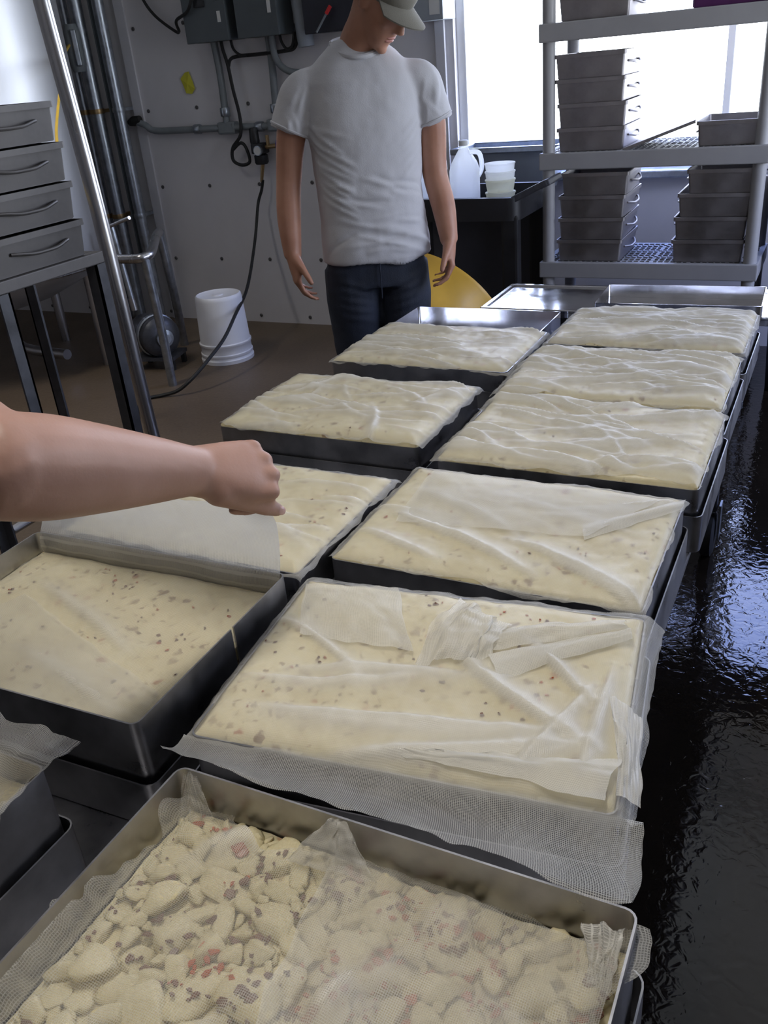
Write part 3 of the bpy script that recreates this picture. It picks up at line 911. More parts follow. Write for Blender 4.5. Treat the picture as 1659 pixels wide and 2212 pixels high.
# motor / pump on the floor
t = thing('pump_motor', 'dark round pump motor on a low stand under the rail', 'motor', (-3.50, 3.90, 0), 0.25)
MB().lathe([(0.05, -0.16), (0.10, -0.15), (0.105, -0.06), (0.115, -0.05), (0.115, 0.08), (0.10, 0.10), (0.06, 0.12)], (0, 0, 0.19), n=28, axis=(0.75, -0.65, 0)).build('casing', 'darksteel', t, smooth=True)
MB().lathe([(0.05, 0.12), (0.05, 0.135), (0.025, 0.14), (0.025, 0.16)], (0, 0, 0.19), n=20, axis=(0.75, -0.65, 0)).build('end_cap', 'galv', t, smooth=True)
MB().lathe([(0.118, 0.0), (0.125, 0.005), (0.125, 0.03), (0.118, 0.035)], (0, 0, 0.19), n=28, axis=(0.75, -0.65, 0), caps=False).build('flange', 'galv', t, smooth=True)
MB().box((0, 0, 0.07), (0.26, 0.20, 0.02)).build('base_plate', 'darksteel', t)
for sx in (-1, 1):
    for sy in (-1, 1):
        MB().box((sx * 0.11, sy * 0.08, 0.03), (0.025, 0.025, 0.06)).build('foot', 'rubber', t)

# the upright tube post beside the pan stand
t = thing('tube_post', 'bright upright steel tube post right of the stacked handled pans', 'post', (-2.08, 2.20, 0))
MB().tube([(-2.06, 2.20, 0.0), (-2.085, 2.20, 0.45), (-2.105, 2.20, 1.16), (-2.145, 2.20, 1.8), (-2.17, 2.2, 2.3)], 0.024, n=18, smooth=5).build('tube', 'steel', t, smooth=True, world=True)
MB().lathe([(0.05, 0), (0.05, 0.008), (0.028, 0.012)], (-2.06, 2.2, 0.0), n=20).build('floor_flange', 'steel', t, smooth=True, world=True)


def rrect(hx, hy, r, n=4):
    pts = []
    for (cx_, cy_, a0) in ((hx - r, hy - r, 0), (-hx + r, hy - r, PI / 2), (-hx + r, -hy + r, PI), (hx - r, -hy + r, 1.5 * PI)):
        for k in range(n + 1):
            a = a0 + PI / 2 * k / n
            pts.append((cx_ + r * math.cos(a), cy_ + r * math.sin(a)))
    return pts


def ring_wall(mb, hx, hy, z0, z1, th, r=0.012, taper=0.0, gap=None):
    """upright sheet wall round a rounded rectangle; gap=(y0,y1) leaves a slot in the +x side"""
    o_ = rrect(hx, hy, r)
    i_ = rrect(hx - th, hy - th, max(0.002, r - th))
    o2 = rrect(hx - taper, hy - taper, r)
    i2 = rrect(hx - taper - th, hy - taper - th, max(0.002, r - th))
    n = len(o_)
    seq = list(range(n))
    closed = True
    if gap is not None:
        # start right after the slot in the +x side (between last point at -y corner and first at +y corner)
        o_ = [(hx, gap + 0.003)] + o_ + [(hx, gap - 0.003)]
        i_ = [(hx - th, gap + 0.003)] + i_ + [(hx - th, gap - 0.003)]
        o2 = [(hx - taper, gap + 0.003)] + o2 + [(hx - taper, gap - 0.003)]
        i2 = [(hx - taper - th, gap + 0.003)] + i2 + [(hx - taper - th, gap - 0.003)]
        n = len(o_)
        closed = False
    vs = [(x, y, z0) for x, y in o2] + [(x, y, z1) for x, y in o_] + [(x, y, z1) for x, y in i_] + [(x, y, z0) for x, y in i2]
    fs = []
    for k in range(n if closed else n - 1):
        j = (k + 1) % n
        fs.append((k, j, n + j, n + k))
        fs.append((n + k, n + j, 2 * n + j, 2 * n + k))
        fs.append((2 * n + k, 2 * n + j, 3 * n + j, 3 * n + k))
        fs.append((3 * n + k, 3 * n + j, j, k))
    if not closed:
        fs += [(0, n, 2 * n, 3 * n), (n - 1, 4 * n - 1, 3 * n - 1, 2 * n - 1)]
    return mb.add(vs, fs)


# ------------------------------------------------------------------ handled pans (shelf and stand)
def make_pan(lab, m_='pan'):
    """0.29 x 0.34 pan, folded lip, bail handles on its long (+x / -x) sides; origin under its middle"""
    t = thing('handled_pan', lab, 'pan', (0, 0, 0), 0, 'empty handled pans')
    hx, hy, h = 0.146, 0.17, 0.094
    ring_wall(MB(), hx - 0.002, hy - 0.002, 0.002, h - 0.002, 0.002, 0.01, 0.007).build('wall', m_, t, smooth=True, angle=40)
    MB().loft([((0, 0, 0.0), (hx - 0.010, 0, 0), (0, hy - 0.010, 0)), ((0, 0, 0.003), (hx - 0.010, 0, 0), (0, hy - 0.010, 0))], n=32, power=30).build('bottom', m_, t)
    ring_wall(MB(), hx + 0.003, hy + 0.003, h - 0.015, h, 0.006, 0.012).build('lip', m_, t, smooth=True, angle=40)
    for s_ in (-1, 1):
        pts = [(s_ * (hx - 0.002), -0.10, 0.052), (s_ * (hx + 0.006), -0.08, 0.050), (s_ * (hx + 0.016), -0.04, 0.044), (s_ * (hx + 0.017), 0.0, 0.043), (s_ * (hx + 0.016), 0.04, 0.044),
               (s_ * (hx + 0.006), 0.08, 0.050), (s_ * (hx - 0.002), 0.10, 0.052)]
        MB().tube(pts, 0.0045, n=8, smooth=4).build('handle', m_, t, smooth=True)
    return t


# shelf unit -------------------------------------------------------
SH = thing('shelf_unit', 'grey plastic shelf unit loaded with steel pans before the window', 'shelf', (-0.757, 4.225, 0))
hw, hd = 0.4685, 0.225
for k, z in enumerate((0.17, 0.612, 1.078, 1.575)):
    b = MB()
    for (a, b_, sx, sy) in ((0, -hd + 0.012, 2 * hw, 0.024), (0, hd - 0.012, 2 * hw, 0.024), (-hw + 0.012, 0, 0.024, 2 * hd - 0.05), (hw - 0.012, 0, 0.024, 2 * hd - 0.05)):
        b.box((a, b_, z - 0.035), (sx, sy, 0.07), bev=0.005)
    o = b.build('shelf_rim', 'shelf', SH)
    # open grid deck
    g = MB()
    nx, ny = 34, 10
    for i in range(nx + 1):
        x = -hw + 0.02 + (2 * hw - 0.04) * i / nx
        wd = 0.016 if i % 6 == 0 else 0.006
        g.box((x, 0, z - 0.009), (wd, 2 * hd - 0.04, 0.016))
    for j in range(ny + 1):
        y = -hd + 0.02 + (2 * hd - 0.04) * j / ny
        wd = 0.02 if j % 3 == 0 else 0.007
        g.box((0, y, z - 0.0085), (2 * hw - 0.04, wd, 0.015))
    g.build('grid_deck', 'shelf', SH)
for sx in (-1, 1):
    for sy in (-1, 1):
        MB().tube([(sx * (hw - 0.035), sy * (hd - 0.035), 0.0), (sx * (hw - 0.035), sy * (hd - 0.035), 1.95)], 0.027, n=18).build('post', 'shelf', SH, smooth=True)
        MB().tube([(sx * (hw - 0.035), sy * (hd - 0.035), 0.0), (sx * (hw - 0.035), sy * (hd - 0.035), 0.03)], 0.033, n=18).build('foot', 'label', SH, smooth=True)

pan0 = make_pan('x')
PY = 4.20
plan = [  # x, y, z-shelf, count, jitter labels
    (-1.012, PY, 1.0785, [(0.004, 0), (0.006, 0), (-0.003, 0), (-0.006, 0)], 'left middle shelf stack'),
    (-1.000, PY, 0.6125, [(-0.006, 0), (-0.002, 0.02), (0.002, 0.0), (0.008, 0.03)], 'left lower shelf stack'),
    (-0.500, PY, 0.6125, [(0.0, 0), (0.004, 0), (0.014, 0.0), (0.046, 0)], 'right lower shelf stack'),
]
names = ['lowest', 'second from the bottom', 'third from the bottom', 'topmost']
PSTEP = 0.0935
first = [True]


def put_pan(x, y, z, rz, lab, grp):
    if first[0]:
        first[0] = False
        pan0.location = (x, y, z)
        pan0.rotation_euler = (0, 0, rz)
        pan0['label'] = lab
        pan0['group'] = grp
        return pan0
    return dup(pan0, (x, y, z), rz, lab, grp)


for (x, y, z, lst, where) in plan:
    for k, (dx, rz) in enumerate(lst):
        put_pan(x + dx, y, z + k * (PSTEP + 0.0008), rz, 'dull steel handled pan, %s of the %s' % (names[k], where), 'pans in the ' + where)
put_pan(-0.430, PY, 1.0785, 0.0, 'single dull steel handled pan lying right on the middle shelf', 'single shelf pans')
put_pan(-1.005, PY, 1.5755, 0.0, 'dull steel handled pan on the top shelf, left side', 'single shelf pans')
# leaning lid
t = thing('steel_sheet', 'flat dark steel lid leaning against the single pan on the middle shelf', 'lid', (-0.722, 4.18, 1.1305), 0)
MB().box((0, 0, 0), (0.30, 0.33, 0.005), rot=(0, -0.325, 0), bev=0.002).build('plate', 'pan', t)
MB().box((0.0, -0.166, -0.004), (0.30, 0.003, 0.012), rot=(0, -0.325, 0)).build('folded_edge', 'pan', t)
# purple tote on the top shelf
t = thing('plastic_tote', 'dark purple plastic tote on the top shelf, right side', 'tote', (-0.43, 4.22, 1.5755))
ring_wall(MB(), 0.20, 0.17, 0.003, 0.20, 0.004, 0.02, 0.0).build('wall', 'purple', t, smooth=True, angle=40)
MB().loft([((0, 0, 0.0), (0.198, 0, 0), (0, 0.168, 0)), ((0, 0, 0.004), (0.198, 0, 0), (0, 0.168, 0))], n=32, power=16).build('bottom', 'purple', t)
ring_wall(MB(), 0.21, 0.18, 0.18, 0.20, 0.012, 0.025).build('rim', 'purple', t, smooth=True, angle=40)
# black tub on the low shelf
t = thing('black_crate', 'low black crate on the lowest shelf under the pans', 'crate', (-0.98, 4.2, 0.1705))
ring_wall(MB(), 0.19, 0.16, 0.003, 0.20, 0.005, 0.02, 0.01).build('wall', 'black', t, smooth=True, angle=40)
MB().loft([((0, 0, 0.0), (0.18, 0, 0), (0, 0.15, 0)), ((0, 0, 0.004), (0.18, 0, 0), (0, 0.15, 0))], n=32, power=16).build('bottom', 'black', t)
ring_wall(MB(), 0.198, 0.168, 0.185, 0.205, 0.01, 0.025).build('rim', 'black', t, smooth=True, angle=40)
# black upright bin right of the shelf
t = thing('waste_bin', 'tall black waste bin right of the grey shelf unit', 'bin', (-0.05, 4.32, 0))
MB().loft([((0, 0, 0.0), (0.17, 0, 0), (0, 0.15, 0)), ((0, 0, 0.9), (0.215, 0, 0), (0, 0.19, 0))], n=36, power=8).build('body', 'black', t, smooth=True)
MB().loft([((0, 0, 0.88), (0.225, 0, 0), (0, 0.20, 0)), ((0, 0, 0.91), (0.225, 0, 0), (0, 0.20, 0)), ((0, 0, 0.95), (0.16, 0, 0), (0, 0.14, 0))], n=36, power=8).build('lid', 'black', t, smooth=True)

# pan stand left ---------------------------------------------------
ST = thing('pan_stand', 'dark steel stand carrying the stack of handled pans', 'stand', (-2.015, 1.735, 0))
zt = 1.088
fr = MB()
for (a, b_, sx, sy) in ((0.135, 0, 0.035, 0.39), (-0.135, 0, 0.035, 0.39), (0, 0.177, 0.233, 0.035), (0, -0.177, 0.233, 0.035)):
    fr.box((a, b_, zt - 0.016), (sx, sy, 0.032), bev=0.003)
fr.build('top_frame', 'pan_shaded', ST)
for sx in (-1, 1):
    for sy in (-1, 1):
        lg = MB()
        lg.box((sx * 0.132, sy * 0.160, (zt - 0.032) / 2), (0.040, 0.006, zt - 0.032))
        lg.box((sx * 0.149, sy * 0.176, (zt - 0.032) / 2), (0.006, 0.038, zt - 0.032))
        lg.build('leg', 'darksteel', ST)
MB().tube([(-0.132, -0.15, 0.32), (-0.132, 0.15, 0.32)], 0.014, n=12).build('stretcher', 'steel', ST, smooth=True)
MB().tube([(0.132, -0.15, 0.32), (0.132, 0.15, 0.32)], 0.014, n=12).build('stretcher', 'steel', ST, smooth=True)
first[0] = True
pan0 = make_pan('x', 'pan_shaded')
for k in range(4):
    put_pan(-2.016 + (0.002, -0.003, 0.0, -0.002)[k], 1.716 + (0.003, 0.0, -0.002, -0.006)[k], zt + 0.001 + k * 0.0985, 0.0,
            'dull steel handled pan, %s of the four on the dark stand' % names[k], 'pans on the dark stand')
t = thing('steel_scoop', 'small shiny steel scoop on top of the pans on the dark stand', 'scoop', (-1.95, 1.60, zt + 0.001 + 3 * 0.0985 + 0.095))
MB().lathe([(0.0, 0.0), (0.035, 0.003), (0.05, 0.012), (0.054, 0.02), (0.05, 0.018), (0.03, 0.008)], n=24, caps=False).build('bowl', 'steel', t, smooth=True)
MB().tube([(-0.05, 0, 0.018), (-0.10, 0, 0.022), (-0.14, 0.0, 0.012)], 0.006, n=8, smooth=3).build('handle', 'steel', t, smooth=True)

# ================================================================== BLACK CART WITH JUGS, FAN
C2 = thing('utility_cart', 'black plastic utility cart by the window with jugs on top', 'cart', (-1.575, 4.0, 0))
for z, nm in ((0.912, 'top_tray'), (0.30, 'lower_tray')):
    b = ring_wall(MB(), 0.33, 0.24, z - 0.075, z + 0.02, 0.03, 0.05)
    b.box((0, 0, z - 0.055), (0.62, 0.44, 0.03))
    b.build(nm, 'black', C2, smooth=True, angle=40)
for sx in (-1, 1):
    for sy in (-1, 1):
        MB().box((sx * 0.285, sy * 0.20, 0.55), (0.075, 0.06, 0.62), bev=0.012).build('post', 'black', C2)
        MB().lathe([(0.055, -0.018), (0.06, -0.01), (0.06, 0.01), (0.055, 0.018)], (sx * 0.27, sy * 0.19, 0.061), n=24, axis=(1, 0, 0)).build('caster', 'rubber', C2, smooth=True)
        MB().box((sx * 0.27, sy * 0.19, 0.16), (0.05, 0.05, 0.14), bev=0.006).build('caster_fork', 'galv', C2)
MB().box((0, 0.18, 0.58), (0.50, 0.012, 0.50)).build('back_panel', 'cartgrey', C2)
hnd = MB()
for sy in (-1, 1):
    hnd.box((0.375, -0.125 + sy * 0.085, 0.955), (0.17, 0.035, 0.028), rot=(0, -0.42, 0), bev=0.006)
hnd.box((0.445, -0.125, 0.985), (0.035, 0.20, 0.028), rot=(0, -0.42, 0), bev=0.006)
hnd.box((0.375, -0.125, 0.955), (0.03, 0.17, 0.022), rot=(0, -0.42, 0), bev=0.004)
hnd.build('push_handle', 'darksteel', C2)


def jug(x, y, lab, s_=1.0):
    t = thing('milk_jug', lab, 'jug', (x, y, 0.8725), 0.3, 'jugs on the black cart')
    b = MB()
    b.loft([((0, 0, 0.002), (0.066 * s_, 0, 0), (0, 0.066 * s_, 0)), ((0, 0, 0.01), (0.072 * s_, 0, 0), (0, 0.072 * s_, 0)), ((0, 0, 0.15 * s_), (0.073 * s_, 0, 0), (0, 0.073 * s_, 0)),
            ((0, 0, 0.185 * s_), (0.062 * s_, 0, 0), (0, 0.062 * s_, 0)), ((0, 0, 0.25 * s_), (0.022 * s_, 0, 0), (0, 0.022 * s_, 0)), ((0, 0, 0.268 * s_), (0.021 * s_, 0, 0), (0, 0.021 * s_, 0))], n=28, power=3.2)
    b.build('body', 'jug', t, smooth=True)
    MB().lathe([(0.024 * s_, 0.262 * s_), (0.024 * s_, 0.284 * s_), (0.02 * s_, 0.287 * s_)], n=18).build('cap', 'label', t, smooth=True)
    MB().tube([(0.03 * s_, -0.03, 0.235 * s_), (0.075 * s_, -0.02, 0.225 * s_), (0.085 * s_, -0.01, 0.16 * s_), (0.066 * s_, 0, 0.12 * s_)], 0.011, n=8, smooth=4).build('handle', 'jug', t, smooth=True)


jug(-1.765, 4.02, 'milky plastic jug on the black cart, hidden half behind the man', 0.95)
jug(-1.595, 4.05, 'milky plastic jug with sloping shoulders on the black cart beside the tubs', 0.95)
for k in range(4):
    o = MB().lathe([(0.0, 0.001), (0.058, 0.0), (0.064, 0.03), (0.066, 0.046), (0.069, 0.0475), (0.069, 0.053), (0.063, 0.053), (0.0, 0.050)], n=32).build('plastic_tub', 'jug' if k > 1 else 'whey', smooth=True, angle=45)
    o.location = (-1.405, 4.0, 0.8725 + 0.0345 * k + (0.0 if k == 0 else 0.0195))
    props(o, ['lowest pale plastic tub in the stack of four on the black cart', 'second pale plastic tub up in the stack on the black cart',
              'third white plastic tub up in the stack on the black cart', 'topmost white plastic tub in the stack on the black cart'][k], 'tub', 'stacked tubs on the black cart')

# yellow drum fan
FN = thing('drum_fan', 'yellow drum fan standing on the floor behind the man', 'fan', (-1.58, 3.25, 0))
ax = Vector((-0.22, -0.78, -0.50)).normalized()
cb = Vector((-1.455, 3.38, 0.572))
L_ = 0.22
fm = Vector((0, 0, 1)).rotation_difference(ax).to_matrix()
MB().lathe([(0.288, 0.0), (0.297, 0.005), (0.295, 0.02), (0.286, 0.04), (0.286, L_ - 0.03), (0.295, L_ - 0.015), (0.295, L_), (0.28, L_), (0.28, 0.0), (0.288, 0.0)], cb, n=56, axis=tuple(ax), caps=False).build('drum', 'yellow', FN, smooth=True, angle=50, world=True)
for zz, nm in ((L_ - 0.004, 'front_grille'), (0.01, 'rear_grille')):
    g = MB()
    for k in range(1, 14):
        r_ = 0.28 * k / 13
        pts = [cb + fm @ Vector((r_ * math.cos(a), r_ * math.sin(a), zz)) for a in [2 * PI * q / 40 for q in range(41)]]
        g.tube(pts, 0.0028, n=5, caps=False)
    for k in range(6):
        a = PI * k / 6
        d = Vector((math.cos(a), math.sin(a), 0)) * 0.281
        g.tube([cb + fm @ (d + Vector((0, 0, zz))), cb + fm @ (-d + Vector((0, 0, zz)))], 0.004, n=6)
    g.build(nm, 'black', FN, world=True)
MB().lathe([(0.07, 0.06), (0.075, 0.07), (0.075, 0.18), (0.05, 0.2)], cb, n=24, axis=tuple(ax)).build('motor', 'black', FN, smooth=True, world=True)
for k in range(4):
    a = k * PI / 2 + 0.4
    b = MB()
    for s_ in (0,):
        p = [fm @ Vector(q) + cb for q in ((0.06 * math.cos(a), 0.06 * math.sin(a), 0.13), (0.26 * math.cos(a - 0.3), 0.26 * math.sin(a - 0.3), 0.10),
                                            (0.26 * math.cos(a + 0.3), 0.26 * math.sin(a + 0.3), 0.17), (0.06 * math.cos(a + 0.8), 0.06 * math.sin(a + 0.8), 0.17))]
        q = [v + ax * 0.003 for v in p]
        b.add(p + q, [(0, 1, 2, 3), (7, 6, 5, 4), (0, 4, 5, 1), (1, 5, 6, 2), (2, 6, 7, 3), (3, 7, 4, 0)])
    b.build('blade', 'galv', FN, world=True)
st = MB()
side = Vector((-ax.y, ax.x, 0)).normalized()
for s_ in (-1, 1):
    c = cb + ax * 0.13 + side * (0.315 * s_)
    st.tube([c, Vector((c.x, c.y, 0.2)), Vector((c.x, c.y + 0.0, 0.015))], 0.014, n=10)
    st.tube([Vector((c.x, c.y, 0.015)) - Vector((ax.x, ax.y, 0)) * 0.2, Vector((c.x, c.y, 0.015)) + Vector((ax.x, ax.y, 0)) * 0.2], 0.014, n=10)
st.build('stand', 'black', FN, smooth=True, world=True)


# ================================================================== CARTS AND TABLE
CT = thing('draining_cart', 'long low steel cart on casters under the cheese hoops', 'cart', (-0.69, 1.36, 0))
MB().box((0, 0, 0.667), (1.05, 2.66, 0.016), bev=0.003).build('top_sheet', 'hoop', CT)
for sx in (-1, 1):
    MB().box((sx * 0.49, 0, 0.632), (0.04, 2.60, 0.05), bev=0.004).build('side_rail', 'darksteel', CT)
for sy in (-1, 0, 1):
    MB().box((0, sy * 1.27, 0.632), (0.94, 0.04, 0.05), bev=0.004).build('cross_rail', 'darksteel', CT)
for sx in (-1, 1):
    for sy in (-1, 1):
        l = MB().box((sx * 0.44, sy * 1.26, 0.385), (0.04, 0.04, 0.45), bev=0.004).build('leg', 'darksteel', CT)
        MB().lathe([(0.062, -0.02), (0.075, -0.014), (0.075, 0.014), (0.062, 0.02)], (sx * 0.44, sy * 1.26, 0.0755), n=28, axis=(1, 0, 0)).build('caster_wheel', 'rubber', l, smooth=True)
        MB().box((sx * 0.44 + 0.03, sy * 1.26, 0.125), (0.006, 0.045, 0.12)).build('caster_fork', 'galv', l)
        MB().box((sx * 0.44 - 0.03, sy * 1.26, 0.125), (0.006, 0.045, 0.12)).build('caster_fork', 'galv', l)

FT = thing('steel_table', 'shiny wet stainless steel table beyond the cheese hoops', 'table', (-0.445, 2.895, 0))
MB().box((0, 0, 0.728), (1.19, 0.33, 0.02), bev=0.002).build('top_sheet', 'shiny', FT)
e = MB()
for (a, b_, sx, sy) in ((0, 0.157, 1.19, 0.016), (0, -0.157, 1.19, 0.016), (-0.587, 0, 0.016, 0.33), (0.587, 0, 0.016, 0.33)):
    e.box((a, b_, 0.738), (sx - (0.0 if sx > 1 else 0), sy - (0.034 if sx < 0.1 else 0), 0.012), bev=0.003)
e.build('raised_edge', 'shiny', FT)
for sx in (-1, 1):
    for sy in (-1, 1):
        MB().tube([(sx * 0.54, sy * 0.12, 0.0), (sx * 0.54, sy * 0.12, 0.72)], 0.02, n=14).build('leg', 'steel', FT, smooth=True)


# ================================================================== HOOPS, CHEESE AND CLOTH
HX, HY = 0.2465, 0.1765
ZB = 0.6752                                  # cart top
PH = 0.072                                   # height of the lower pans


def hoop(name, cx_, cy_, rot, zbase, zrim, hx, hy, lab, gap=None, m_='hoop', group='cheese hoops on the cart', th=0.0022, r=0.012):
    t = thing(name, lab, 'pan', (cx_, cy_, zbase), rot, group)
    H = zrim - zbase
    ring_wall(MB(), hx, hy, 0.001, H, th, r, 0.0, gap).build('wall', m_, t, smooth=True, angle=40)
    MB().loft([((0, 0, 0.0), (hx - 0.003, 0, 0), (0, hy - 0.003, 0)), ((0, 0, 0.003), (hx - 0.003, 0, 0), (0, hy - 0.003, 0))], n=40, power=40).build('bottom', m_, t)
    return t


def fbm(x, y, z=0.0, o=3):
    return noise.fractal(Vector((x, y, z)), 1.0, 2.0, o)


class Top:
    """surface of one block of cheese, local to its hoop (z above the hoop's base)"""

    def __init__(s, z, seed, amp=0.003, edge=0.012, hx=HX - 0.004, hy=HY - 0.004):
        s.z, s.seed, s.amp, s.edge, s.hx, s.hy = z, seed, amp, edge, hx, hy

    def __call__(s, x, y):
        e = min(s.hx - abs(x), s.hy - abs(y))
        e = max(e, 0)
        d = s.edge * math.exp(-e / 0.011)
        return s.z + s.amp * fbm(x * 9, y * 9, s.seed) + 0.4 * s.amp * fbm(x * 40, y * 40, s.seed + 3) - d


def cheese(t, top, lab, zbase, rot, cx_, cy_, m_='cheese', flakes=0, grp='slabs of pressed cheese'):
    nx, ny = 72, 52
    vs, fs = [], []
    for j in range(ny + 1):
        for i in range(nx + 1):
            x = top.hx * (2 * i / nx - 1)
            y = top.hy * (2 * j / ny - 1)
            vs.append((x, y, top(x, y)))
    for j in range(ny):
        for i in range(nx):
            a = j * (nx + 1) + i
            fs.append((a, a + 1, a + nx + 2, a + nx + 1))
    bord = [i for i in range(nx + 1)] + [j * (nx + 1) + nx for j in range(1, ny + 1)] + [ny * (nx + 1) + i for i in range(nx - 1, -1, -1)] + [j * (nx + 1) for j in range(ny - 1, 0, -1)]
    b0 = len(vs)
    for k in bord:
        vs.append((vs[k][0], vs[k][1], 0.0035))
    n = len(bord)
    for k in range(n):
        fs.append((bord[k], b0 + k, b0 + (k + 1) % n, bord[(k + 1) % n]))
    fs.append(tuple(b0 + k for k in range(n)))
    o = MB().add(vs, fs).build('cheese_slab', m_, smooth=True, angle=60)
    o.location = (cx_, cy_, zbase)
    o.rotation_euler = (0, 0, rot)
    props(o, lab, 'cheese', grp)
    if flakes:
        rnd = random.Random(int(top.seed * 10))
        for nm, n_ in (('flake_red', flakes), ('flake_brown', int(flakes * 1.4))):
            b = MB()
            for _ in range(n_):
                for _t in range(20):
                    x = rnd.uniform(-1, 1) * (top.hx - 0.01)
                    y = rnd.uniform(-1, 1) * (top.hy - 0.01)
                    if fbm(x * 9, y * 9, top.seed + 8) > -0.05:
                        break
                add_flake(b, (x, y, top(x, y) + 0.0003), rnd)
            b.build('pepper_flakes', nm, o, kind='stuff')
    return o


def add_flake(b, p, rnd, smin=0.0018, smax=0.0052):
    s_ = rnd.uniform(smin, smax)
    a = rnd.uniform(0, PI)
    n = 5
    tl = rnd.uniform(-0.4, 0.4)
    ring = []
    for k in range(n):
        g = 2 * PI * k / n + a
        rr = s_ * rnd.uniform(0.55, 1.1)
        ring.append(Vector((rr * math.cos(g), 0.7 * rr * math.sin(g), 0)))
    R = Euler((tl, rnd.uniform(-0.4, 0.4), a)).to_matrix()
    p = Vector(p)
    vs = [p + R @ v for v in ring] + [p + R @ (v * 0.8 + Vector((0, 0, 0.0012))) for v in ring]
    fs = [tuple(range(n))[::-1], tuple(range(n, 2 * n))] + [(k, (k + 1) % n, n + (k + 1) % n, n + k) for k in range(n)]
    b.add(vs, fs)


def make_folds(rnd, n, ang=0.0, spread=0.35, hmin=0.003, hmax=0.008, lmin=0.08, lmax=0.3, wmin=0.0035, wmax=0.008):
    F = []
    for _ in range(n):
        F.append((rnd.uniform(-0.24, 0.24), rnd.uniform(-0.17, 0.17), ang + rnd.gauss(0, spread), rnd.uniform(lmin, lmax),
                  rnd.uniform(wmin, wmax), rnd.uniform(hmin, hmax), rnd.uniform(-2.5, 2.5)))
    return F


def fold_h(F, x, y):
    h = 0.0
    for (px, py, a, l, w_, hh, k) in F:
        dx, dy = x - px, y - py
        ca, sa = math.cos(a), math.sin(a)
        s_ = dx * ca + dy * sa
        d = -dx * sa + dy * ca - k * s_ * s_
        u = abs(s_) / (l * 0.5)
        if u >= 1 or abs(d) > 6 * w_:
            continue
        f = (1 - u * u)
        # steep on one side, soft on the other
        g = math.exp(-(d / w_) ** 2) if d > 0 else math.exp(-abs(d) / (1.7 * w_))
        h += hh * f * g
    return h if h < 0.010 else 0.010 + (h - 0.010) * 0.35


def sheet(name, lab, grid, uvs, lift, nx, ny, m_, loc, rot, parent=None, opn=0.0):
    """grid: (nx+1)*(ny+1) vertices, row by row"""
    fs = []
    for j in range(ny):
        for i in range(nx):
            a = j * (nx + 1) + i
            fs.append((a, a + 1, a + nx + 2, a + nx + 1))
    me = bpy.data.meshes.new(name)
    me.from_pydata([tuple(v) for v in grid], [], fs)
    ul = me.uv_layers.new(name='sheet')
    li = [0] * len(me.loops)
    me.loops.foreach_get('vertex_index', li)
    flat = []
    for k in li:
        flat += [uvs[k][0], uvs[k][1]]
    ul.data.foreach_set('uv', flat)
    at = me.attributes.new('lift', 'FLOAT', 'POINT')
    at.data.foreach_set('value', lift)
    ao = me.attributes.new('open', 'FLOAT', 'POINT')
    ao.data.foreach_set('value', opn if isinstance(opn, list) else [opn] * len(grid))
    me.polygons.foreach_set('use_smooth', [True] * len(me.polygons))
    me.materials.append(M[m_])
    me.update()
    o = bpy.data.objects.new(name, me)
    COL.objects.link(o)
    if parent is not None:
        o.parent = parent
    else:
        o.location = loc
        o.rotation_euler = (0, 0, rot)
        props(o, lab, 'cloth', 'cheesecloths over the hoops')
    return o


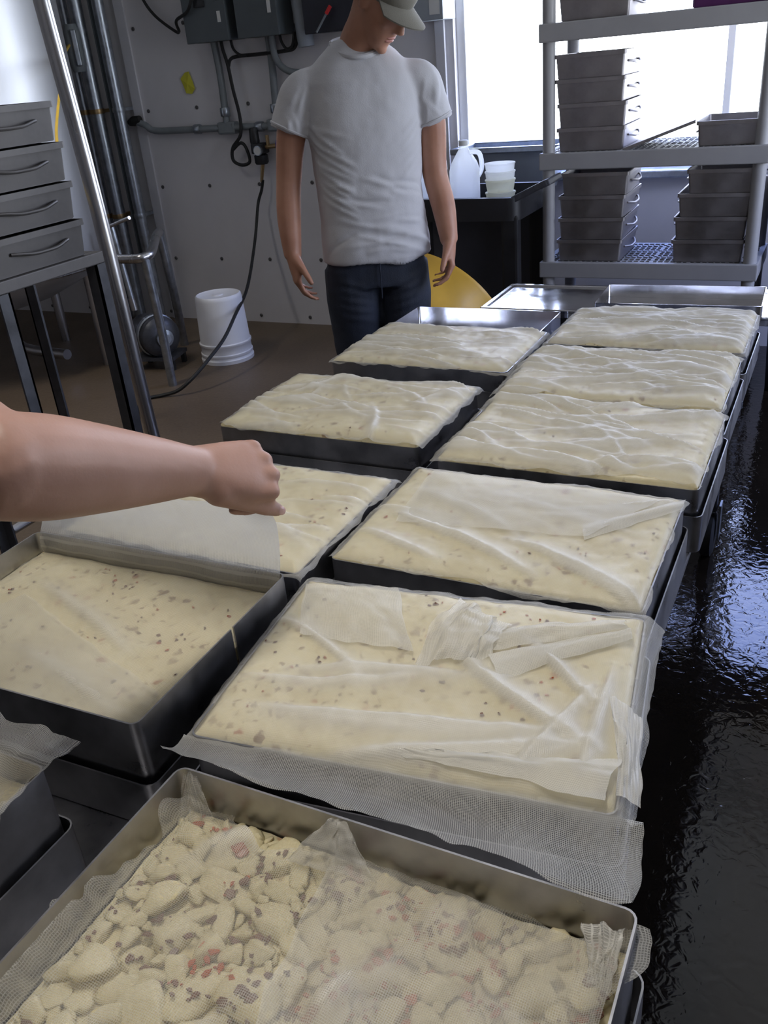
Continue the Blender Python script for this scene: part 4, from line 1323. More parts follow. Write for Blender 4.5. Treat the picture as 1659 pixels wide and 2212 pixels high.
def cloth(lab, loc, rot, top, ext, folds, seed, hang=(1, 1, 1, 1), res=0.0042, wob=0.012, m_='cloth', low=0.0022, base=0.0016, out_lift=0.35,
          zfun=None, rise=None, opn0=0.0):
    """ext = overhang beyond the cheese at -x, +x, -y, +y (negative: ends short of the edge)"""
    rim = 0.003
    hx, hy = top.hx + rim, top.hy + rim
    X0, X1, Y0, Y1 = -hx - ext[0], hx + ext[1], -hy - ext[2], hy + ext[3]
    nx = int((X1 - X0) / res)
    ny = int((Y1 - Y0) / res)
    g, uv, lf, oo = [], [], [], []
    for j in range(ny + 1):
        for i in range(nx + 1):
            u = i / nx
            v = j / ny
            a = X0 + (X1 - X0) * u
            b = Y0 + (Y1 - Y0) * v
            # uneven hems: the outer part of the sheet is stretched or shortened
            wl = wob * fbm(b * 14, seed, 1.3)
            wr = wob * fbm(b * 14, seed, 5.7)
            wn = wob * fbm(a * 12, seed, 9.1)
            wf = wob * fbm(a * 12, seed, 13.9)
            a2 = a + wl * (1 - u) ** 6 + wr * u ** 6
            b2 = b + wn * (1 - v) ** 6 + wf * v ** 6
            exl, exr = max(0, -hx - a2), max(0, a2 - hx)
            eyn, eyf = max(0, -hy - b2), max(0, b2 - hy)
            x = min(max(a2, -hx), hx)
            y = min(max(b2, -hy), hy)
            cx_ = min(max(x, -top.hx), top.hx)
            cy_ = min(max(y, -top.hy), top.hy)
            z = top(cx_, cy_) + base
            fh = fold_h(folds, x, y)
            e = min(hx - abs(x), hy - abs(y))
            fh *= min(1.0, 0.35 + e / 0.03)
            z += fh + low * max(0, fbm(x * 16, y * 16, seed + 21) + 0.1)
            zz = 0.0
            for ex_, hg, sg, axn in ((exl, hang[0], -1, 0), (exr, hang[1], 1, 0), (eyn, hang[2], -1, 1), (eyf, hang[3], 1, 1)):
                if ex_ <= 0:
                    continue
                out = ex_ * (1 - 0.88 * hg) + min(ex_, 0.003)
                if axn == 0:
                    x += sg * out
                else:
                    y += sg * out
                zz += ex_ * hg * 0.92
            z -= zz
            outd = max(exl, exr, eyn, eyf)
            if outd > 0:
                z += 0.003 * fbm(a * 30, b * 30, seed + 2)
            if zfun:
                x, y, z = zfun(x, y, z, a2, b2)
            g.append((x, y, z))
            uv.append((a, b))
            l_ = min(1.0, fh / 0.0055)
            if outd > 0:
                l_ = max(l_ * 0.6, out_lift)
            lf.append(l_)
            oo.append(max(opn0, min(1.0, outd / 0.015)))
    return sheet('cheesecloth', lab, g, uv, lf, nx, ny, m_, loc, rot, None, oo)


def patch(parent, corners, bulge, seed, lift=0.9, n=26, m=18, curl=0.0, m_='cloth', wob=0.004, opn=0.25):
    """a folded-over piece of the cloth: corners are world points a-b (near edge) and d-c (far edge)"""
    inv = (Matrix.Translation(parent.location) @ Matrix.Rotation(parent.rotation_euler[2], 4, 'Z')).inverted()
    A, B, C_, D = [Vector(c) for c in corners]
    g, uv, lf = [], [], []
    for j in range(m + 1):
        for i in range(n + 1):
            u, v = i / n, j / m
            p = A * (1 - u) * (1 - v) + B * u * (1 - v) + C_ * u * v + D * (1 - u) * v
            p = p + Vector((0, 0, bulge * math.sin(PI * v) * (0.5 + 0.5 * math.sin(PI * u)) + curl * (1 - v) ** 3
                            + wob * fbm(u * 3, v * 3, seed)))
            p.x += wob * fbm(u * 4, v * 1.5, seed + 4) * 1.5
            p.y += wob * fbm(u * 4, v * 1.5, seed + 9) * 1.5
            g.append(inv @ p)
            uv.append((u * (B - A).length + 0.37, v * (D - A).length + 0.11))
            lf.append(lift)
    return sheet('fold', None, g, uv, lf, n, m, m_, None, None, parent, opn)


def low_pan(cx_, cy_, rot, lab):
    t = hoop('lower_pan', cx_, cy_, rot, ZB, ZB + PH, HX + 0.009, HY + 0.0085, lab, None, 'hoop', 'lower pans under the hoops', 0.002, 0.016)
    return t


ZU = ZB + 0.0035
#  key: centre x, y, rotation, rim height, which place
HOOPS = {
    't1': (-0.323, 0.357, 0.0, 0.835, 'nearest hoop, filled with loose pepper curds'),
    't2': (-0.387, 0.800, math.radians(6.5), 0.812, 'second hoop from the camera in the right row, under a folded cloth'),
    't3': (-0.420, 1.212, 0.0, 0.797, 'third hoop from the camera in the right row'),
    't4': (-0.405, 1.617, 0.0, 0.795, 'fourth hoop from the camera in the right row'),
    't5': (-0.415, 1.992, 0.0, 0.795, 'fifth hoop from the camera in the right row'),
    't6': (-0.415, 2.388, 0.0, 0.797, 'farthest hoop in the right row, before the steel table'),
    'l0': (-0.957, 0.300, 0.0, 0.835, 'hoop cut by the left frame edge, nearest in the left row'),
    'l1': (-0.912, 0.737, math.radians(1.5), 0.835, 'hoop under the reaching hand in the left row'),
    'l2': (-0.928, 1.140, 0.0, 0.806, 'hoop behind the reaching hand in the left row'),
    'l3': (-0.955, 1.657, 0.0, 0.797, 'hoop in the left row with bare cart around it, nearest the white bucket'),
    'l4': (-0.932, 2.140, 0.0, 0.797, 'farthest filled hoop in the left row, before the man'),
}
WHERE = {'t1': 'nearest hoop', 't2': 'second right-row hoop', 't3': 'third right-row hoop', 't4': 'fourth right-row hoop', 't5': 'fifth right-row hoop',
         't6': 'farthest right-row hoop', 'l0': 'hoop cut by the left frame edge', 'l1': 'hoop under the reaching hand', 'l2': 'hoop behind the reaching hand',
         'l3': 'left-row hoop nearest the white bucket', 'l4': 'left-row hoop before the man'}
TOPS = {}
for k, (cx_, cy_, rot, zr, lab) in HOOPS.items():
    low_pan(cx_, cy_, rot, 'wider steel pan nested under the ' + WHERE[k])
    hoop('cheese_hoop', cx_, cy_, rot, ZU, zr, HX, HY, 'rectangular steel ' + lab, gap={'l1': 0.03, 'l0': -0.02}.get(k))
    seed = sum(ord(c) for c in k) * 1.37
    if k in ('l0', 'l1'):
        TOPS[k] = Top(zr - ZU - 0.032, seed, 0.0035, 0.006)
    elif k == 't1':
        TOPS[k] = Top(zr - ZU - 0.054, seed, 0.006, 0.004)
    else:
        TOPS[k] = Top(zr - ZU + {'t2': 0.012, 'l2': 0.010, 't3': 0.014, 'l4': 0.010, 't6': 0.011}.get(k, 0.017), seed, 0.0035, 0.012)
    if k != 't1':
        cheese(None, TOPS[k], 'cream pepper cheese slab pressed into the ' + WHERE[k], ZU, rot, cx_, cy_,
               flakes={'l1': 30, 't2': 34, 't3': 14, 't4': 10, 'l3': 8, 'l2': 10}.get(k, 6))

# ---- the nearest hoop: curds
rnd = random.Random(11)
cx_, cy_, rot, zr, _ = HOOPS['t1']
bed = cheese(None, TOPS['t1'], 'heap of loose cream curds with red pepper in the nearest hoop', ZU, rot, cx_, cy_, 'curd', 0, None)
pass
curd_me = []
for q in range(12):
    bm = bmesh.new()
    bmesh.ops.create_icosphere(bm, subdivisions=3, radius=1.0)
    cr_ = random.Random(q)
    planes = []
    for _ in range(7):
        d = Vector((cr_.gauss(0, 1), cr_.gauss(0, 1), cr_.gauss(0, 0.8))).normalized()
        planes.append((d, cr_.uniform(0.42, 0.78)))
    for v in bm.verts:
        d = v.co.normalized()
        p = d * (1 + 0.42 * noise.noise(d * 1.7 + Vector((q * 7.1, 0, 0))) + 0.26 * noise.noise(d * 4.0 + Vector((0, q * 3.3, 0))))
        for (n_, o_) in planes:
            e_ = p.dot(n_) - o_
            if e_ > 0:
                p = p - n_ * e_ * 0.85
        v.co = p * (1 + 0.11 * noise.noise(d * 9 + Vector((q, q, 0))))
    bmesh.ops.smooth_vert(bm, verts=bm.verts, factor=0.4, use_axis_x=True, use_axis_y=True, use_axis_z=True)
    me = bpy.data.meshes.new('curd')
    bm.to_mesh(me)
    bm.free()
    me.polygons.foreach_set('use_smooth', [True] * len(me.polygons))
    me.materials.append(M['curd'])
    curd_me.append(me)
placed = []
tp = TOPS['t1']
for (cnt, lo, hi, fac) in ((34, 0.022, 0.032, 0.78), (104, 0.012, 0.019, 0.74), (160, 0.005, 0.010, 0.72)):
    got = 0
    for _ in range(6000):
        if got >= cnt:
            break
        s_ = rnd.uniform(lo, hi)
        x = rnd.uniform(-1, 1) * (tp.hx - s_ * 0.9 - 0.004)
        y = rnd.uniform(-0.11, tp.hy - s_ * 0.9 - 0.004)
        if any((x - a) ** 2 + (y - b) ** 2 < (fac * (s_ + c)) ** 2 for a, b, c in placed):
            continue
        got += 1
        placed.append((x, y, s_))
        o = bpy.data.objects.new('curd', rnd.choice(curd_me))
        COL.objects.link(o)
        o.parent = bed
        flat = rnd.uniform(0.34, 0.5) if s_ > 0.022 else rnd.uniform(0.5, 0.75)
        o.location = (x, y, tp(x, y) + 0.005 * rnd.random() + 0.002)
        o.scale = (s_ * rnd.uniform(1.05, 1.5), s_ * rnd.uniform(0.95, 1.2), s_ * flat * 1.2)
        o.rotation_euler = (rnd.uniform(-0.25, 0.25), rnd.uniform(-0.25, 0.25), rnd.uniform(0, PI))
T1H = []
for (x, y, s_) in placed:
    T1H.append((x, y, s_, tp(x, y) + s_ * 0.55 + 0.005))


def curd_top(x, y):
    z = tp(x, y)
    for (a, b, s_, h_) in T1H:
        d2 = ((x - a) ** 2 + (y - b) ** 2) / (s_ * s_ * 1.3)
        if d2 < 1:
            z = max(z, tp(x, y) + (h_ - tp(a, b)) * math.sqrt(1 - d2))
    return z


for nm, n_ in (('flake_red', 300), ('flake_brown', 420)):
    b = MB()
    for _ in range(n_):
        for _t in range(30):
            x = rnd.uniform(-1, 1) * (tp.hx - 0.01)
            y = rnd.uniform(-0.10, tp.hy - 0.01)
            if fbm(x * 10, y * 10, 3.3 if nm == 'flake_red' else 6.1) > 0.02:
                break
        add_flake(b, (x, y, curd_top(x, y) - 0.002), rnd, 0.0014, 0.0085)
    b.build('pepper_flakes', nm, bed, kind='stuff')


class CurdTop(Top):
    """smoothed cover surface over the curds"""

    def __init__(s):
        super().__init__(tp.z, tp.seed, tp.amp, 0.0)
        s.n = (64, 46)
        s.g = {}
        for j in range(47):
            for i in range(65):
                x = s.hx * (2 * i / 64 - 1)
                y = s.hy * (2 * j / 46 - 1)
                s.g[i, j] = curd_top(x, y)
        for _ in range(2):
            h = dict(s.g)
            for j in range(47):
                for i in range(65):
                    q = [h[a, b] for a in (i - 1, i, i + 1) for b in (j - 1, j, j + 1) if (a, b) in h]
                    s.g[i, j] = max(h[i, j] * 0.6 + 0.4 * max(q), sum(q) / len(q))

    def __call__(s, x, y):
        u = min(max((x / s.hx + 1) * 32, 0), 63.999)
        v = min(max((y / s.hy + 1) * 23, 0), 45.999)
        i, j = int(u), int(v)
        a, b = u - i, v - j
        return (s.g[i, j] * (1 - a) + s.g[i + 1, j] * a) * (1 - b) + (s.g[i, j + 1] * (1 - a) + s.g[i + 1, j + 1] * a) * b


CTOP = CurdTop()


def t1_shape(x, y, z, a, b):
    # the sheet climbs the left wall and the right wall
    e = min(a + 0.2425, 0.2425 - a)
    if e < 0.03:
        z = max(z, CTOP.z + 0.012 + (0.03 - e) * (0.75 if a > 0 else 0.9))
        z = min(z, zr - ZU + 0.001)
    return x, y, z


rnd = random.Random(5)
F1 = make_folds(rnd, 9, 0.9, 0.6, 0.003, 0.007, 0.06, 0.22, 0.004, 0.009)
main = cloth('sheer cheesecloth lying over the loose curds of the nearest hoop', (cx_, cy_, ZU), rot, CTOP, (-0.004, -0.006, -0.03, -0.018), F1, 31.0,
             (0, 0, 0, 0), 0.004, 0.030, 'cloth_loose', 0.002, 0.0030, 0.4, zfun=t1_shape, opn0=0.85)
# second thickness over the right half
inv = Matrix.Translation((-cx_, -cy_, -ZU))
g, uv, lf = [], [], []
nx, ny = 74, 52
for j in range(ny + 1):
    for i in range(nx + 1):
        u, v = i / nx, j / ny
        yy = 0.165 - 0.31 * (1 - v)
        xl = -0.052 + 0.045 * (1 - v) + 0.006 * fbm(v * 5, 2.2, 0)
        xr_ = 0.238 - 0.006 * (1 - v)
        x = xl + (xr_ - xl) * u
        y = yy + (0.014 * fbm(u * 3, 7.7, 0) - 0.035 * max(0, u - 0.75) * 4 * 0.4) * v ** 3
        z = CTOP(x, y) + 0.006 + 0.004 * max(0, fbm(x * 14, y * 14, 44)) + fold_h(F1, x * 0.9, y + 0.03)
        e = 0.2425 - x
        if e < 0.035:
            z = max(z, CTOP.z + 0.014 + (0.035 - e) * 0.9)
        l0 = 0.55 + 0.45 * min(1, fold_h(F1, x * 0.9, y + 0.03) / 0.005)
        if u < 0.02:
            l0 = 1.0
        g.append((x, y, z))
        uv.append((x * 1.02 + 0.4, y * 0.99 + 0.2))
        lf.append(l0 * 0.28)
sheet('overlap', None, g, uv, lf, nx, ny, 'cloth_loose', None, None, main, 0.7)
patch(main, [(-0.105, 0.478, 0.80), (-0.088, 0.470, 0.802), (-0.084, 0.515, 0.832), (-0.118, 0.512, 0.826)], 0.004, 3.0, 0.8, m_='cloth_loose', opn=0.9)
patch(main, [(-0.56, 0.50, 0.79), (-0.52, 0.515, 0.792), (-0.548, 0.531, 0.830), (-0.562, 0.531, 0.834)], 0.003, 8.0, 0.1, m_='cloth_loose', opn=0.9)
patch(main, [(-0.415, 0.490, 0.80), (-0.315, 0.500, 0.80), (-0.362, 0.529, 0.832), (-0.376, 0.529, 0.834)], 0.003, 5.0, 0.3, m_='cloth_loose')


# ---- cloths over the pressed slabs
def std_cloth(k, lab, n, ang=0.0, spread=0.3, ext=(0.012, 0.012, 0.004, 0.012), hang=(0.5, 0.6, 0.9, 0.4), seed=None, hmax=0.009, extra=None, **kw):
    cx_, cy_, rot, zr_, _ = HOOPS[k]
    r_ = random.Random(k)
    F = make_folds(r_, n, ang, spread, 0.0035, hmax, 0.09, 0.34)
    if extra:
        F += extra
    return cloth(lab, (cx_, cy_, ZU), rot, TOPS[k], ext, F, seed or (sum(map(ord, k)) * 0.77), hang, **kw)


# t2: big sheet hanging over its near side onto the nearest hoop
cx2, cy2, rot2, zr2, _ = HOOPS['t2']
near_drop = TOPS['t2'].z


def t2_shape(x, y, z, a, b):
    # the near flap lies across the gap onto the far wall of the nearest hoop
    T_ = TOPS['t2']
    hx_, hy_ = T_.hx + 0.003, T_.hy + 0.003
    if b < -hy_:
        ex = -hy_ - b
        f_ = min(1.15, ex / 0.095)
        u = (a + hx_) / (2 * hx_)
        ca, sa = math.cos(rot2), math.sin(rot2)
        sxx = a if a > -hx_ else -hx_ + (a + hx_) * 0.3
        S = Vector((cx2 + sxx * ca + hy_ * sa, cy2 + sxx * sa - hy_ * ca))
        E = Vector((-0.598 + 0.514 * min(u, 1.0), 0.548 - 0.010 * u + 0.006 * fbm(u * 6, 3.1, 0)))
        if u < 0:
            E.x = -0.598 + u * 0.2
        W_ = S + (E - S) * f_
        x = (W_.x - cx2) * ca + (W_.y - cy2) * sa
        y = -(W_.x - cx2) * sa + (W_.y - cy2) * ca
        z0_ = T_(max(-T_.hx, min(T_.hx, a)), -T_.hy) + 0.002
        rimz = 0.8372 - ZU
        g_ = min(1.0, f_)
        z = z0_ * (1 - g_) + (rimz + 0.001) * g_ - 0.010 * math.sin(PI * g_) + 0.003 * (1 - g_) * fbm(a * 12, b * 12, 4.0)
        if u > 1:
            z -= (u - 1) * 0.02
    return x, y, z


F2 = [(-0.16, 0.02, 2.6, 0.22, 0.006, 0.007, 1.0), (0.10, -0.03, 2.5, 0.30, 0.008, 0.011, -0.8), (0.0, -0.11, 0.10, 0.42, 0.010, 0.010, 0.2), (0.17, -0.08, 1.2, 0.20, 0.006, 0.009, 0.5),
      (-0.12, -0.06, 0.2, 0.26, 0.006, 0.006, 0.8), (0.13, 0.05, 2.4, 0.16, 0.005, 0.008, 1.0), (0.16, 0.02, 2.3, 0.16, 0.005, 0.008, -1.0), (-0.05, -0.02, 0.15, 0.30, 0.009, 0.006, -0.5),
      (0.212, -0.05, 1.5, 0.22, 0.006, 0.009, 0.0), (0.05, -0.145, 0.28, 0.40, 0.009, 0.009, 0.0)]
c2 = cloth('large cheesecloth folded over the second right-row hoop, hem on the nearest hoop', (cx2, cy2, ZU), rot2, TOPS['t2'], (0.026, 0.034, 0.097, 0.016), F2, 51.0,
           (0.6, 0.55, 0.0, 0.35), 0.0036, 0.012, 'cloth', 0.0025, 0.0016, 0.32, zfun=t2_shape)
zt2 = ZU + TOPS['t2'].z
patch(c2, [(-0.575, 0.798, zt2 + 0.004), (-0.415, 0.812, zt2 + 0.004), (-0.50, 0.945, zt2 + 0.006), (-0.635, 0.915, zt2 + 0.004)], 0.010, 1.0, 0.42, 30, 24, 0.004)
patch(c2, [(-0.402, 0.790, zt2 + 0.004), (-0.318, 0.835, zt2 + 0.005), (-0.318, 0.905, zt2 + 0.010), (-0.408, 0.955, zt2 + 0.006)], 0.020, 2.0, 0.60, 30, 24, 0.004, wob=0.008)
patch(c2, [(-0.328, 0.838, zt2 + 0.008), (-0.172, 0.945, zt2 + 0.006), (-0.185, 0.968, zt2 + 0.004), (-0.345, 0.888, zt2 + 0.006)], 0.012, 6.0, 0.6, 30, 16, 0.003)
patch(c2, [(-0.298, 0.796, zt2 + 0.005), (-0.166, 0.930, zt2 + 0.006), (-0.172, 0.948, zt2 + 0.010), (-0.322, 0.835, zt2 + 0.010)], 0.006, 9.0, 0.8, 30, 10, 0.0, wob=0.002)
patch(c2, [(-0.128, 0.672, zt2 + 0.001), (-0.103, 0.672, zt2 - 0.012), (-0.128, 0.80, zt2 - 0.006), (-0.165, 0.815, zt2 + 0.008)], 0.008, 12.0, 0.75, 20, 24, 0.0)
patch(c2, [(-0.135, 0.655, zt2 + 0.003), (-0.385, 0.640, zt2 + 0.003), (-0.300, 0.660, zt2 + 0.008), (-0.135, 0.715, zt2 + 0.006)], 0.006, 15.0, 0.7, 26, 12, 0.0)

# t3
F3 = [(0.16, 0.10, 0.5, 0.30, 0.008, 0.008, 0.3), (-0.08, 0.02, 2.7, 0.30, 0.010, 0.007, 0.6), (-0.05, -0.08, 2.75, 0.34, 0.008, 0.010, 0.5), (0.13, -0.10, 2.7, 0.28, 0.008, 0.010, 0.6),
      (0.18, -0.14, 2.6, 0.2, 0.006, 0.008, 0.6), (-0.15, -0.12, 2.8, 0.2, 0.007, 0.008, 0.0), (0.05, 0.06, 2.9, 0.36, 0.010, 0.006, 0.3)]
c3 = std_cloth('t3', 'cheesecloth with one rolled edge over the third right-row hoop', 2, 0.0, 0.4, (0.014, 0.004, 0.002, 0.018), (0.6, 0.6, 0.9, 0.4), extra=F3, hmax=0.005)
zt3 = ZU + TOPS['t3'].z
patch(c3, [(-0.292, 1.182, zt3 + 0.004), (-0.172, 1.325, zt3 + 0.003), (-0.168, 1.358, zt3 + 0.006), (-0.306, 1.224, zt3 + 0.007)], 0.007, 21.0, 0.75, 30, 10, 0.0, wob=0.002)
patch(c3, [(-0.60, 1.150, zt3 + 0.006), (-0.290, 1.190, zt3 + 0.007), (-0.20, 1.35, zt3 + 0.005), (-0.62, 1.36, zt3 + 0.005)], 0.008, 22.0, 0.22, 40, 26, 0.0)

std_cloth('t4', 'heavily wrinkled cheesecloth over the fourth right-row hoop', 46, -0.18, 0.38, (0.018, 0.004, 0.002, 0.014), hmax=0.014)
std_cloth('t5', 'finely wrinkled cheesecloth over the fifth right-row hoop', 52, -0.02, 0.22, (0.020, 0.003, 0.002, 0.012), hmax=0.013)
std_cloth('t6', 'wrinkled cheesecloth over the farthest right-row hoop', 48, 0.02, 0.25, (0.020, 0.010, 0.004, 0.014), hmax=0.013)
std_cloth('l2', 'cheesecloth over the hoop behind the reaching hand', 16, 0.05, 0.3, (0.006, 0.010, 0.004, 0.016), hmax=0.008)
std_cloth('l3', 'cheesecloth over the left-row hoop nearest the white bucket', 34, -0.1, 0.55, (0.012, 0.016, 0.002, 0.014), hmax=0.009)
std_cloth('l4', 'cheesecloth over the farthest filled hoop in the left row', 34, -0.03, 0.2, (0.012, 0.018, 0.004, 0.004), hmax=0.013)


# l0: hem hanging over its right far corner
def l0_shape(x, y, z, a, b):
    return x, y, z


cx0, cy0, rot0, zr0, _ = HOOPS['l0']
TL0 = Top(zr0 - ZU + 0.003, 77.0, 0.002, 0.0)


def l0_sh(x, y, z, a, b):
    # taut over the rim: sags towards the slab in the middle, rides on the walls at the edge
    e = min(HX - abs(min(max(a, -HX), HX)), HY - abs(min(max(b, -HY), HY)))
    z = z - 0.026 * (1 - math.exp(-e / 0.05))
    if a > HX - 0.01 and b < 0.10:
        z -= 0.01
    return x, y, z


F0 = [(0.12, 0.12, 0.7, 0.3, 0.012, 0.010, 0.2), (0.0, 0.10, 0.5, 0.3, 0.012, 0.010, -0.4), (0.17, 0.05, 0.9, 0.2, 0.01, 0.008, 0.0)]
cloth('cheesecloth draped over the hoop cut by the left frame edge', (cx0, cy0, ZU), rot0, TL0, (0.0, 0.004, 0.0, 0.052), F0, 61.0, (0, 0.3, 0, 0.12), 0.004, 0.014, 'cloth_loose', 0.004, 0.002, 0.5, zfun=l0_sh, opn0=0.6)

# l1: cloth lifted by the hand: lies on the slab, climbs the far wall, rises to the fist
cx1, cy1, rot1, zr1, _ = HOOPS['l1']
tl1 = TOPS['l1']
HANDP = Vector((-0.602, 0.812, 1.012))       # where the fist grips the hem
g, uv, lf, oo = [], [], [], []
nx, ny = 120, 120
prof = []
for j in range(ny + 1):
    v = j / ny
    for i in range(nx + 1):
        u = i / nx
        x = -0.236 + 0.474 * u
        zr_l = zr1 - ZU
        if v < 0.55:
            f_ = v / 0.55
            y = -0.168 + 0.336 * f_
            z = tl1(x, y) + 0.0018 + 0.002 * max(0, fbm(x * 14, y * 14, 70)) + fold_h(
                [(-0.02, 0.03, 2.75, 0.34, 0.010, 0.008, 0.2), (0.06, -0.10, 2.85, 0.30, 0.012, 0.007, 0.1), (-0.14, -0.12, 0.0, 0.2, 0.01, 0.006, 0)], x, y)
            l_ = 0.10 + 0.8 * min(1, fold_h([(-0.02, 0.03, 2.75, 0.34, 0.010, 0.008, 0.2), (0.06, -0.10, 2.85, 0.30, 0.012, 0.007, 0.1)], x, y) / 0.006)
        elif v < 0.66:
            f_ = (v - 0.55) / 0.11
            y = 0.168 + 0.005 * f_
            z = tl1(x, 0.168) + (zr_l - tl1(x, 0.168) + 0.003) * f_
            y -= 0.010 * math.sin(PI * f_) * (0.6 + 0.5 * fbm(x * 10, 3, 3))
            l_ = 0.25
        else:
            f_ = (v - 0.66) / 0.34
            # world line of the lifted hem: from the far left corner up to the fist
            hx0, hx1 = Vector((-1.135, 0.905, 0.92)), HANDP
            e0 = Vector((cx1 + x * math.cos(rot1) - 0.173 * math.sin(rot1), cy1 + x * math.sin(rot1) + 0.173 * math.cos(rot1), zr1 + 0.003))
            e1 = hx0 + (hx1 - hx0) * u
            w_ = e0 + (e1 - e0) * f_ + Vector((0, 0.010 * math.sin(PI * f_) + 0.006 * f_ * fbm(u * 9, f_ * 2, 5), 0.0))
            lx, ly = w_.x - cx1, w_.y - cy1
            x_, y_ = lx * math.cos(rot1) + ly * math.sin(rot1), -lx * math.sin(rot1) + ly * math.cos(rot1)
            g.append((x_, y_, w_.z - ZU))
            uv.append((-0.236 + 0.474 * u, 0.25 + 0.2 * f_))
            lf.append(0.75 + 0.25 * f_)
            oo.append(max(0.15, 1.0 - 4 * f_))
            continue
        g.append((x, y, z))
        uv.append((x, y if v < 0.55 else 0.168 + 0.05 * (v - 0.55)))
        lf.append(l_)
        oo.append(0.35 if v < 0.55 else 1.0)
c1 = sheet('cheesecloth', 'cheesecloth being lifted by the reaching hand', g, uv, lf, nx, ny, 'cloth_loose', (cx1, cy1, ZU), rot1, None, oo)
zl1 = ZU + tl1.z
patch(c1, [(-1.14, 0.575, zl1 + 0.003), (-0.69, 0.585, zl1 + 0.003), (-0.70, 0.650, zl1 + 0.004), (-1.07, 0.775, zl1 + 0.005)], 0.004, 31.0, 0.06, 44, 26, 0.0, m_='cloth_loose', opn=0.3)

# ---- empty shallow trays
hoop('shallow_tray', -1.000, 2.516, 0.0, ZB, 0.750, HX, HY, 'empty wet steel tray on the cart end before the man', None, 'shiny', 'empty trays', 0.0025, 0.010)
hoop('shallow_tray', -0.415, 2.815, math.radians(2), 0.7385, 0.782, 0.240, 0.118, 'empty wet steel tray on the shiny table', None, 'shiny', 'empty trays', 0.0025, 0.008)
hoop('shallow_tray', 0.020, 2.85, math.radians(0), 0.7385, 0.782, 0.17, 0.118, 'steel tray at the right end of the shiny table', None, 'steel', 'empty trays', 0.0025, 0.008)


# ================================================================== PEOPLE
def rot_to(v, axis, ang):
    return Matrix.Rotation(ang, 3, axis) @ v


